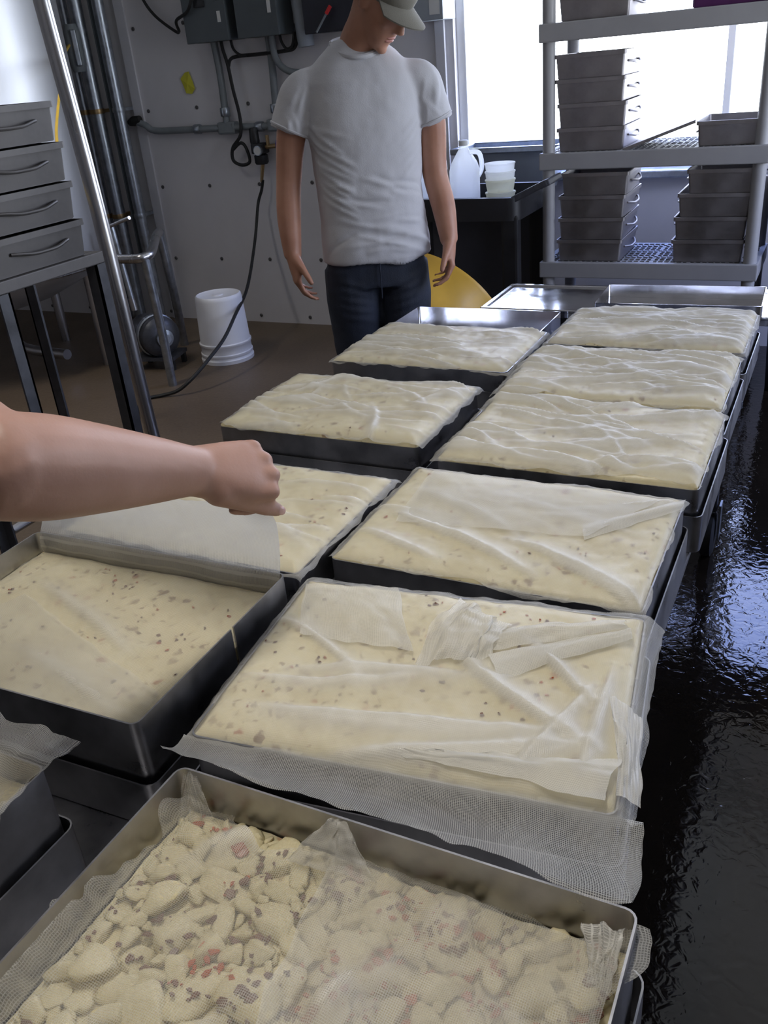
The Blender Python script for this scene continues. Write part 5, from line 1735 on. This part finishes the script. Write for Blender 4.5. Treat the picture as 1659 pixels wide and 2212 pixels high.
def add_hand(mb, wrist, d, n, w_, curls, thumb, s_=1.0, spread=0.0, nails=None, knuckle=None):
    """hand with five fingers. d: wrist to knuckles, n: palm side, w_: towards the thumb.
    curls: per finger (a, b, c) joint bends in radians; thumb: (out, along, bend)"""
    d, n, w_ = Vector(d).normalized(), Vector(n), Vector(w_)
    n = (n - d * n.dot(d)).normalized()
    w_ = (w_ - d * w_.dot(d) - n * w_.dot(n)).normalized()
    W_ = Vector(wrist)
    offs = (0.030, 0.0105, -0.0095, -0.028)
    lens = (0.082, 0.086, 0.081, 0.073)
    fl = ((0.043, 0.026, 0.021), (0.047, 0.030, 0.022), (0.043, 0.028, 0.021), (0.034, 0.021, 0.018))
    rad = (0.0092, 0.0095, 0.0088, 0.0078)
    tips = []
    # palm
    mb.loft([(W_ - d * 0.02 * s_, w_ * 0.027 * s_, n * 0.023 * s_), (W_ + d * 0.004 * s_, w_ * 0.030 * s_, n * 0.0235 * s_), (W_ + d * 0.03 * s_, w_ * 0.036 * s_, n * 0.0205 * s_),
             (W_ + d * 0.058 * s_, w_ * 0.039 * s_, n * 0.0165 * s_), (W_ + d * 0.076 * s_, w_ * 0.036 * s_, n * 0.012 * s_)], 20, 2.3)
    for k in range(4):
        kn = W_ + d * lens[k] * s_ + w_ * offs[k] * s_ - n * (0.004 if k in (1, 2) else 0.0) * s_
        mb.tube([W_ + w_ * offs[k] * 0.55 * s_ - d * 0.01 * s_, W_ + d * lens[k] * 0.5 * s_ + w_ * offs[k] * 0.85 * s_ + n * 0.004 * s_, kn], [0.016 * s_, 0.0145 * s_, 0.0115 * s_], n=12, smooth=4)
        mb.ball(kn, 0.0118 * s_, 12)
        axis = n.cross(d)  # bending axis: rotates d towards n
        axis = d.cross(n).normalized()
        sp = (1.5 - k) * spread
        dd = rot_to(d, n, 0.0)
        dd = (d + w_ * sp).normalized()
        p = kn
        pts, rs = [p], [rad[k] * 1.06 * s_]
        a = 0.0
        for q in range(3):
            a += curls[k][q]
            dr = rot_to(dd, axis, a)
            p = p + dr * fl[k][q] * s_
            pts.append(p)
            rs.append(rad[k] * (1.0 - 0.09 * (q + 1)) * s_)
        for q in range(3):
            mb.tube([pts[q], (pts[q] + pts[q + 1]) / 2, pts[q + 1]], [rs[q], (rs[q] + rs[q + 1]) / 2 * 0.96, rs[q + 1]], n=10)
            mb.ball(pts[q + 1], rs[q + 1] * 1.03, 10)
        tips.append((pts[-1], dr, rot_to(-n, axis, a)))
    # heel of the palm and thumb mount
    mb.ball(W_ + d * 0.022 * s_ + w_ * 0.020 * s_ + n * 0.008 * s_, (0.020 * s_,) * 3, 12)
    mb.ball(W_ + d * 0.024 * s_ - w_ * 0.018 * s_ + n * 0.006 * s_, (0.017 * s_,) * 3, 12)
    out, along, bend = thumb
    t0 = W_ + d * 0.018 * s_ + w_ * 0.024 * s_ + n * 0.006 * s_
    dt = (d * along + w_ * out + n * 0.35).normalized()
    t1 = t0 + dt * 0.043 * s_
    d2 = (dt + (d * 1.0 - w_ * 0.25) * bend + n * 0.15 * bend).normalized()
    t2 = t1 + d2 * 0.029 * s_
    d3 = (d2 + (d * 0.6 - w_ * 0.5) * bend).normalized()
    t3 = t2 + d3 * 0.021 * s_
    mb.tube([W_ + d * 0.004 * s_ + w_ * 0.008 * s_, t0, t1], [0.022 * s_, 0.0195 * s_, 0.0130 * s_], n=14)
    mb.tube([W_ + d * 0.035 * s_ + w_ * 0.016 * s_, t1], [0.017 * s_, 0.0115 * s_], n=12)
    mb.tube([t1, t2], [0.0125 * s_, 0.0110 * s_], n=12)
    mb.tube([t2, t3], [0.0112 * s_, 0.0092 * s_], n=12)
    for p, r_ in ((t1, 0.0128), (t2, 0.0116), (t3, 0.0094)):
        mb.ball(p, r_ * s_, 12)
    tips.append((t3, d3, (-n * 0.8 + w_ * 0.5).normalized()))
    return tips


def nail_obj(tips, which, s_, parent):
    for k in which:
        p, d_, up_ = tips[k]
        up_ = (up_ - d_ * up_.dot(d_)).normalized()
        sd = d_.cross(up_)
        R = Matrix((sd, d_, up_)).transposed()
        b = MB()
        b.ball(p + up_ * 0.0065 * s_ + d_ * 0.001, (0.0058 * s_, 0.0075 * s_, 0.0022 * s_), 12, R)
        b.build('fingernail', 'nail', parent, smooth=True)


def ell(mb, lst, fx, fy, n=30, power=2.2):
    """stack of horizontal sections: (x, y, z, rx, ry) in the body frame fx (right), fy (front)"""
    rings = [(fx * a + fy * b + Vector((0, 0, c)), fx * rx, fy * ry) for (a, b, c, rx, ry) in lst]
    mb.loft(rings, n, power)


def wrinkle(F, amp):
    def f(co, nn):
        h = 0.0
        for (p, dr, width, length, height) in F:
            v = co - p
            s_ = v.dot(dr)
            d_ = (v - dr * s_)
            up_ = dr.cross(nn).normalized() if dr.cross(nn).length > 1e-6 else Vector((0, 0, 1))
            q = d_.dot(up_)
            off = (d_ - up_ * q).length
            if abs(s_) < length and abs(q) < 4 * width and off < 0.12:
                h += height * (1 - (s_ / length) ** 2) * math.exp(-(q / width) ** 2)
        h += amp * noise.fractal(co * 9.0, 1.0, 2.0, 3)
        return co + nn * h
    return f


# ------------------------------------------------------------------ the man in the white t-shirt
MAN = thing('person', 'man in white t-shirt, jeans and grey cap looking down', 'person', (-1.455, 2.812, 0))
Fv = Vector((0.55, -0.835, 0)).normalized()
Rv = Vector((-Fv.y, Fv.x, 0)) * -1.0          # his right
Rv = Vector((Fv.y, -Fv.x, 0))
Zv = Vector((0, 0, 1))


def mp(x, y, z):
    return Rv * x + Fv * y + Zv * z


body = MB()
# trunk core, neck
ell(body, [(0, 0.0, 0.80, 0.12, 0.085), (0, 0, 0.95, 0.14, 0.09), (0, 0, 1.15, 0.14, 0.09), (0, 0, 1.35, 0.15, 0.095), (0, -0.01, 1.45, 0.13, 0.075)], Rv, Fv)
body.tube([mp(0, -0.02, 1.45), mp(-0.005, 0.0, 1.54), mp(-0.035, 0.035, 1.60), mp(-0.06, 0.05, 1.66)], [0.075, 0.066, 0.064, 0.064], n=18, smooth=4)
# arms
ARM_R = [mp(0.178, -0.01, 1.445), mp(0.235, -0.01, 1.33), mp(0.268, -0.01, 1.17), mp(0.284, 0.02, 1.05), mp(0.288, 0.045, 0.925)]
ARM_L = [mp(-0.180, 0.0, 1.445), mp(-0.222, 0.0, 1.32), mp(-0.226, 0.005, 1.15), mp(-0.243, 0.045, 1.04), mp(-0.250, 0.085, 0.925)]
for A in (ARM_R, ARM_L):
    body.tube(A, [0.056, 0.050, 0.043, 0.041, 0.030], n=16, smooth=6)
tipsR = add_hand(body, ARM_R[-1] + Vector((0, 0, 0.005)), mp(-0.05, 0.12, -0.97), mp(-0.95, -0.1, -0.1), mp(-0.15, 1.0, 0.1),
                 ((0.35, 0.4, 0.25), (0.42, 0.5, 0.3), (0.48, 0.55, 0.3), (0.5, 0.5, 0.3)), (0.55, 0.75, 0.2), 1.0)
tipsL = add_hand(body, ARM_L[-1] + Vector((0, 0, 0.005)), mp(0.02, 0.20, -0.95), mp(0.95, -0.1, 0.0), mp(0.1, 1.0, 0.15),
                 ((0.4, 0.5, 0.3), (0.5, 0.55, 0.3), (0.55, 0.6, 0.35), (0.6, 0.6, 0.3)), (0.5, 0.8, 0.25), 0.98)
# head: turned to his left and bowed
HC = mp(-0.078, 0.085, 1.662)
yaw, pitch = math.radians(46), math.radians(-45)
hR = Matrix.Rotation(yaw, 3, 'Z') @ Matrix((Rv, Fv, Zv)).transposed() @ Matrix.Rotation(pitch, 3, 'X')


def hp(x, y, z):
    return HC + hR @ Vector((x, y, z))


def hring(x, y, z, rx, ry):
    return (hp(x, y, z), hR @ Vector((rx, 0, 0)), hR @ Vector((0, ry, 0)))


body.ball(hp(0, -0.012, 0.035), (0.076, 0.096, 0.092), 22, hR)
body.loft([hring(0, 0.018, 0.03, 0.068, 0.072), hring(0, 0.020, 0.0, 0.066, 0.074), hring(0, 0.022, -0.03, 0.064, 0.073), hring(0, 0.027, -0.06, 0.058, 0.068), hring(0, 0.036, -0.085, 0.048, 0.055),
           hring(0, 0.048, -0.105, 0.036, 0.040), hring(0, 0.055, -0.116, 0.022, 0.026)], 24, 2.3)
body.ball(hp(0, 0.086, -0.105), (0.020, 0.014, 0.014), 12, hR)                     # chin
body.loft([hring(0, 0.090, 0.020, 0.009, 0.010), hring(0, 0.099, -0.005, 0.011, 0.014), hring(0, 0.107, -0.022, 0.015, 0.018), hring(0, 0.102, -0.032, 0.014, 0.014)], 14)   # nose
for sx in (-1, 1):
    body.ball(hp(sx * 0.012, 0.098, -0.028), (0.008, 0.009, 0.007), 10, hR)        # nostril wings
    body.ball(hp(sx * 0.040, 0.070, -0.018), (0.022, 0.018, 0.016), 12, hR)        # cheekbones
    body.ball(hp(sx * 0.030, 0.082, 0.030), (0.020, 0.010, 0.008), 12, hR)         # brows
    body.ball(hp(sx * 0.074, -0.008, -0.008), (0.008, 0.018, 0.030), 12, hR)       # ears
skin_body = solid('body', body, 'skin', MAN, 0.0055, 5, 0.5)
for zz, ry_, nm in ((-0.056, 0.0055, 'upper_lip'), (-0.0665, 0.0062, 'lower_lip')):
    MB().ball(hp(0, 0.0895 if nm == 'upper_lip' else 0.089, zz), (0.023, 0.009, ry_), 16, hR).build(nm, skin_mat('lip_skin', (0.36, 0.13, 0.10), (0.42, 0.17, 0.13)), MAN, smooth=True)
for sx in (-1, 1):
    MB().ball(hp(sx * 0.031, 0.079, 0.012), 0.0125, 14).build('eye', 'eye', MAN, smooth=True)
hb = MB()
hb.ball(hp(0, -0.028, 0.028), (0.079, 0.088, 0.080), 22, hR)
hb.build('hair', 'hair', MAN, smooth=True)
cp = MB()
cp.ball(hp(0, -0.008, 0.058), (0.084, 0.104, 0.084), 26, hR)
cp.build('cap_crown', 'cap', MAN, smooth=True)
# brim: a curved sheet of cloth-covered card
g, fs = [], []
nu, nv = 18, 8
for j in range(nv + 1):
    for i in range(nu + 1):
        a = -1.15 + 2.3 * i / nu
        r0 = 0.090
        x = math.sin(a) * (0.080 + 0.012 * j / nv)
        y0_ = math.cos(a) * 0.098 - 0.006
        y = y0_ + 0.072 * (j / nv) * (math.cos(a * 0.95) ** 0.6 if math.cos(a * 0.95) > 0 else 0)
        z = 0.040 - 0.020 * (x / 0.085) ** 2 - 0.010 * j / nv
        g.append(hp(x, y, z))
for j in range(nv):
    for i in range(nu):
        k = j * (nu + 1) + i
        fs.append((k, k + 1, k + nu + 2, k + nu + 1))
off = len(g)
g2 = [v + hR @ Vector((0, 0, 0.004)) for v in g]
fs2 = [tuple(off + q for q in reversed(f)) for f in fs]
rimf = []
bord = [i for i in range(nu + 1)] + [j * (nu + 1) + nu for j in range(1, nv + 1)] + [nv * (nu + 1) + i for i in range(nu - 1, -1, -1)] + [j * (nu + 1) for j in range(nv - 1, 0, -1)]
for q in range(len(bord)):
    a, b = bord[q], bord[(q + 1) % len(bord)]
    rimf.append((a, b, off + b, off + a))
MB().add(g + g2, fs + fs2 + rimf).build('cap_brim', 'cap', MAN, smooth=True)

# shirt
sh = MB()
ell(sh, [(-0.005, 0.0, 0.885, 0.190, 0.128), (-0.005, 0.0, 0.93, 0.190, 0.128), (-0.003, 0.0, 1.02, 0.182, 0.120), (0, 0.0, 1.12, 0.180, 0.118), (0, 0.0, 1.22, 0.184, 0.120), (0, 0.0, 1.32, 0.190, 0.122),
         (0, -0.004, 1.40, 0.190, 0.116), (0, -0.004, 1.45, 0.184, 0.106), (0, -0.006, 1.49, 0.158, 0.092), (0, -0.012, 1.525, 0.124, 0.080), (0, -0.014, 1.552, 0.092, 0.068), (0, -0.016, 1.568, 0.072, 0.056)], Rv, Fv, 40, 2.3)
for A, sg in ((ARM_R, 1), (ARM_L, -1)):
    p0 = A[0]
    end = A[1] + (A[2] - A[1]) * 0.10 + Rv * (0.008 * sg)
    sh.tube([p0 - Rv * (0.10 * sg) + Zv * 0.012, p0 - Rv * (0.03 * sg) - Zv * 0.004, p0 + Rv * (0.018 * sg) - Zv * 0.022, (p0 + end) / 2 + Rv * (0.012 * sg) - Zv * 0.01, end], [0.050, 0.060, 0.064, 0.066, 0.068], n=24, smooth=5)
wr = []
wrnd = random.Random(42)
for k in range(30):
    z = wrnd.uniform(0.91, 1.17)
    x = wrnd.uniform(-0.15, 0.15)
    t_ = wrnd.gauss(-0.12 + 1.2 * x, 0.22)
    wr.append((mp(x, 0.115 - 1.6 * x * x, z), (Rv * -math.cos(t_) + Zv * math.sin(t_)).normalized(), wrnd.uniform(0.005, 0.011), wrnd.uniform(0.04, 0.12), wrnd.choice((-1, 1, 1)) * wrnd.uniform(0.003, 0.006)))
for k in range(9):
    z = 1.31 - 0.03 * k
    wr.append((mp(0.135 - 0.004 * k, 0.08, z), (Rv * -0.75 + Zv * wrnd.uniform(-0.7, -0.2) + Fv * 0.3).normalized(), 0.007, wrnd.uniform(0.05, 0.11), wrnd.uniform(0.003, 0.007)))
    if k < 5:
        wr.append((mp(-0.14, 0.08, z), (Rv * 0.75 + Zv * wrnd.uniform(-0.8, -0.3) + Fv * 0.3).normalized(), 0.007, wrnd.uniform(0.04, 0.07), wrnd.uniform(0.003, 0.006)))
for k in range(7):
    wr.append((mp(0.22 + wrnd.uniform(-0.03, 0.03), 0.045, wrnd.uniform(1.32, 1.42)), (Rv * wrnd.uniform(-0.2, 0.7) + Zv * -0.8).normalized(), 0.007, wrnd.uniform(0.03, 0.06), wrnd.uniform(0.002, 0.005)))
    wr.append((mp(-0.215 + wrnd.uniform(-0.03, 0.03), 0.045, wrnd.uniform(1.32, 1.42)), (Rv * wrnd.uniform(-0.7, 0.2) + Zv * -0.85).normalized(), 0.007, wrnd.uniform(0.03, 0.06), wrnd.uniform(0.002, 0.005)))
solid('t_shirt', sh, 'shirt', MAN, 0.0065, 11, 0.5, wrinkle(wr, 0.0035))
# rib collar and hems
pts = []
for k in range(33):
    a = 2 * PI * k / 32
    pts.append(mp(0.082 * math.cos(a), -0.006 + 0.084 * math.sin(a), 1.556 - (0.042 if math.sin(a) > 0 else 0.016) * math.sin(a)))
MB().tube(pts, 0.0085, n=8, caps=False).build('collar', 'shirt', MAN, smooth=True)
for A, sg in ((ARM_R, 1), (ARM_L, -1)):
    end = A[1] + (A[2] - A[1]) * 0.10 + Rv * (0.008 * sg)
    d_ = (end - (A[0] + end) / 2).normalized()
    fx = (Rv - d_ * Rv.dot(d_)).normalized()
    fy = d_.cross(fx)
    pts = [end - d_ * 0.008 + fx * 0.0665 * math.cos(a) + fy * 0.0665 * math.sin(a) for a in [2 * PI * k / 28 for k in range(29)]]
    MB().tube(pts, 0.0045, n=6, caps=False).build('sleeve_hem', 'shirt', MAN, smooth=True)
# jeans
jn = MB()
ell(jn, [(0, 0, 0.80, 0.172, 0.112), (0, 0, 0.90, 0.172, 0.112), (0, 0, 0.98, 0.165, 0.105)], Rv, Fv, 36, 2.4)
for sg in (1, -1):
    jn.tube([mp(0.085 * sg, 0.0, 0.86), mp(0.092 * sg, 0.01, 0.70), mp(0.098 * sg, 0.02, 0.48), mp(0.10 * sg, 0.0, 0.26), mp(0.102 * sg, -0.01, 0.075)], [0.100, 0.094, 0.072, 0.066, 0.066], n=20, smooth=6)
wj = []
for k in range(5):
    for sg in (1, -1):
        wj.append((mp(0.09 * sg, 0.09, 0.82 - 0.03 * k), (Rv * sg + Zv * 0.25).normalized(), 0.008, 0.07, 0.004))
        wj.append((mp(0.09 * sg, 0.07, 0.50 - 0.03 * k), (Rv * sg - Zv * 0.2).normalized(), 0.008, 0.06, 0.004))
solid('jeans', jn, 'jeans', MAN, 0.008, 4, 0.5, wrinkle(wj, 0.003))
MB().tube([mp(0.0, 0.117, 0.90), mp(0.0, 0.119, 0.82), mp(0.0, 0.105, 0.765)], 0.0025, n=6).build('fly_seam', 'jeans', MAN, smooth=True)
for sg in (1, -1):
    b = MB()
    c = mp(0.102 * sg, 0.05, 0.0)
    b.loft([(c + Zv * 0.0, Rv * 0.048, Fv * 0.135), (c + Zv * 0.03, Rv * 0.05, Fv * 0.137), (c + Zv * 0.06, Rv * 0.045, Fv * 0.12), (mp(0.102 * sg, 0.0, 0.10), Rv * 0.045, Fv * 0.065), (mp(0.102 * sg, -0.01, 0.13), Rv * 0.04, Fv * 0.045)], 24, 2.6)
    b.build('boot', 'shoe', MAN, smooth=True)

# ------------------------------------------------------------------ the person reaching in from the left
P2 = thing('person', 'bare forearm and fist reaching in from the left frame edge', 'person', (-1.42, 0.30, 0))
o2 = Vector((-1.42, 0.30, 0))


def q2(x, y, z):
    return Vector((x, y, z)) - o2


b2 = MB()
WR = Vector((-0.650, 0.748, 1.083))
KN = Vector((-0.597, 0.845, 1.050))
EL = Vector((-0.668, 0.498, 1.198))
SH_ = Vector((-1.00, 0.555, 1.335))
fd = (WR - EL).normalized()
b2.tube([SH_ - o2, (SH_ * 0.5 + EL * 0.5) - o2 + Vector((0, 0.0, -0.006)), EL - o2], [0.060, 0.053, 0.050], n=20, smooth=6, caps=True)
b2.tube([EL - fd * 0.02 - o2, EL + fd * 0.05 - o2, EL + fd * 0.12 - o2, EL + fd * 0.20 - o2, WR - fd * 0.02 - o2, WR + fd * 0.012 - o2, KN * 0.45 + WR * 0.55 - o2], [0.050, 0.0530, 0.0475, 0.0385, 0.0312, 0.0285, 0.018], n=22, smooth=6, ry=0.92)
b2.ball(EL - o2, 0.050, 18)
camv = (Vector((0, 0, 1.5)) - WR).normalized()
hd_ = (KN - WR).normalized()
thumb_dir = Vector((0.55, -0.42, -0.72))
palm_n = hd_.cross(thumb_dir).normalized()
if palm_n.dot(camv) > 0:
    palm_n = -palm_n
tips2 = add_hand(b2, WR - o2 + hd_ * 0.006, hd_, palm_n, thumb_dir, ((1.25, 1.35, 0.7), (1.20, 1.40, 0.7), (1.10, 1.35, 0.7), (0.95, 1.3, 0.7)), (0.22, 0.98, 0.12), 1.04)
body2 = solid('body_tmp', b2, 'skin_pale', P2, 0.0032, 13, 0.5)
body2.name = 'arm'
body2.data.name = 'arm'
nail_obj(tips2, (4,), 1.06, P2)
# torso, head and legs stand outside the frame
tb = MB()
Fx = Vector((1, 0, 0))
Fy = Vector((0, 1, 0))
tb.loft([(q2(-1.46, 0.33, 0.86), Vector((0.115, 0, 0)), Fy * 0.175), (q2(-1.44, 0.33, 1.0), Vector((0.115, 0, 0)), Fy * 0.165), (q2(-1.36, 0.34, 1.15), Vector((0.115, 0, 0.03)), Fy * 0.17),
         (q2(-1.24, 0.34, 1.29), Vector((0.11, 0, 0.05)), Fy * 0.19), (q2(-1.15, 0.345, 1.39), Vector((0.085, 0, 0.06)), Fy * 0.17), (q2(-1.10, 0.345, 1.44), Vector((0.05, 0, 0.03)), Fy * 0.08)], 32, 2.4)
tb.tube([q2(-1.14, 0.50, 1.36), q2(-1.07, 0.55, 1.345), SH_ + (EL - SH_) * 0.12 - o2], [0.075, 0.074, 0.072], n=20, smooth=4)
tb.tube([q2(-1.14, 0.18, 1.36), q2(-1.13, 0.13, 1.28), q2(-1.14, 0.10, 1.18)], [0.075, 0.072, 0.068], n=20, smooth=4)
solid('t_shirt', tb, 'cap', P2, 0.009, 5)
rb = MB()
rb.tube([q2(-1.13, 0.13, 1.28), q2(-1.16, 0.09, 1.12), q2(-1.10, 0.12, 1.0), q2(-1.0, 0.16, 0.93)], [0.05, 0.044, 0.040, 0.030], n=16, smooth=5)
add_hand(rb, q2(-1.0, 0.16, 0.93), (0.85, 0.25, -0.4), (-0.2, 0.3, -0.9), (0.0, 1, 0.2), ((0.4, 0.5, 0.3),) * 4, (0.5, 0.8, 0.2))
rb.tube([q2(-1.12, 0.345, 1.40), q2(-1.08, 0.345, 1.50), q2(-1.05, 0.345, 1.56)], [0.06, 0.055, 0.055], n=16, smooth=4)
rb.ball(q2(-1.04, 0.345, 1.63), (0.094, 0.075, 0.105), 22)
rb.ball(q2(-1.00, 0.345, 1.57), (0.06, 0.055, 0.065), 18)
rb.ball(q2(-0.93, 0.345, 1.605), (0.018, 0.013, 0.022), 12)
for sy in (-1, 1):
    rb.ball(q2(-1.05, 0.345 + sy * 0.076, 1.62), (0.018, 0.008, 0.03), 12)
solid('upper_body', rb, 'skin_pale', P2, 0.007, 5)
hm = MB().ball(q2(-1.06, 0.345, 1.655), (0.098, 0.082, 0.10), 22)
hm.build('hair', 'hair', P2, smooth=True)
for sy in (-1, 1):
    MB().ball(q2(-0.955, 0.345 + sy * 0.03, 1.635), 0.012, 12).build('eye', 'eye', P2, smooth=True)
jb = MB()
jb.loft([(q2(-1.46, 0.33, 0.80), Fx * 0.115, Fy * 0.17), (q2(-1.46, 0.33, 0.97), Fx * 0.11, Fy * 0.165)], 28, 2.3)
for sy in (-1, 1):
    jb.tube([q2(-1.46, 0.33 + sy * 0.085, 0.86), q2(-1.44, 0.33 + sy * 0.095, 0.48), q2(-1.47, 0.33 + sy * 0.1, 0.08)], [0.095, 0.07, 0.062], n=18, smooth=5)
solid('jeans', jb, 'jeans', P2, 0.010, 4)
for sy in (-1, 1):
    c = q2(-1.42, 0.33 + sy * 0.10, 0)
    MB().loft([(c, Fx * 0.135, Fy * 0.048), (c + Zv * 0.03, Fx * 0.137, Fy * 0.05), (c + Zv * 0.06, Fx * 0.12, Fy * 0.045), (c + Vector((-0.05, 0, 0.11)), Fx * 0.06, Fy * 0.045)], 24, 2.6).build('boot', 'shoe', P2, smooth=True)
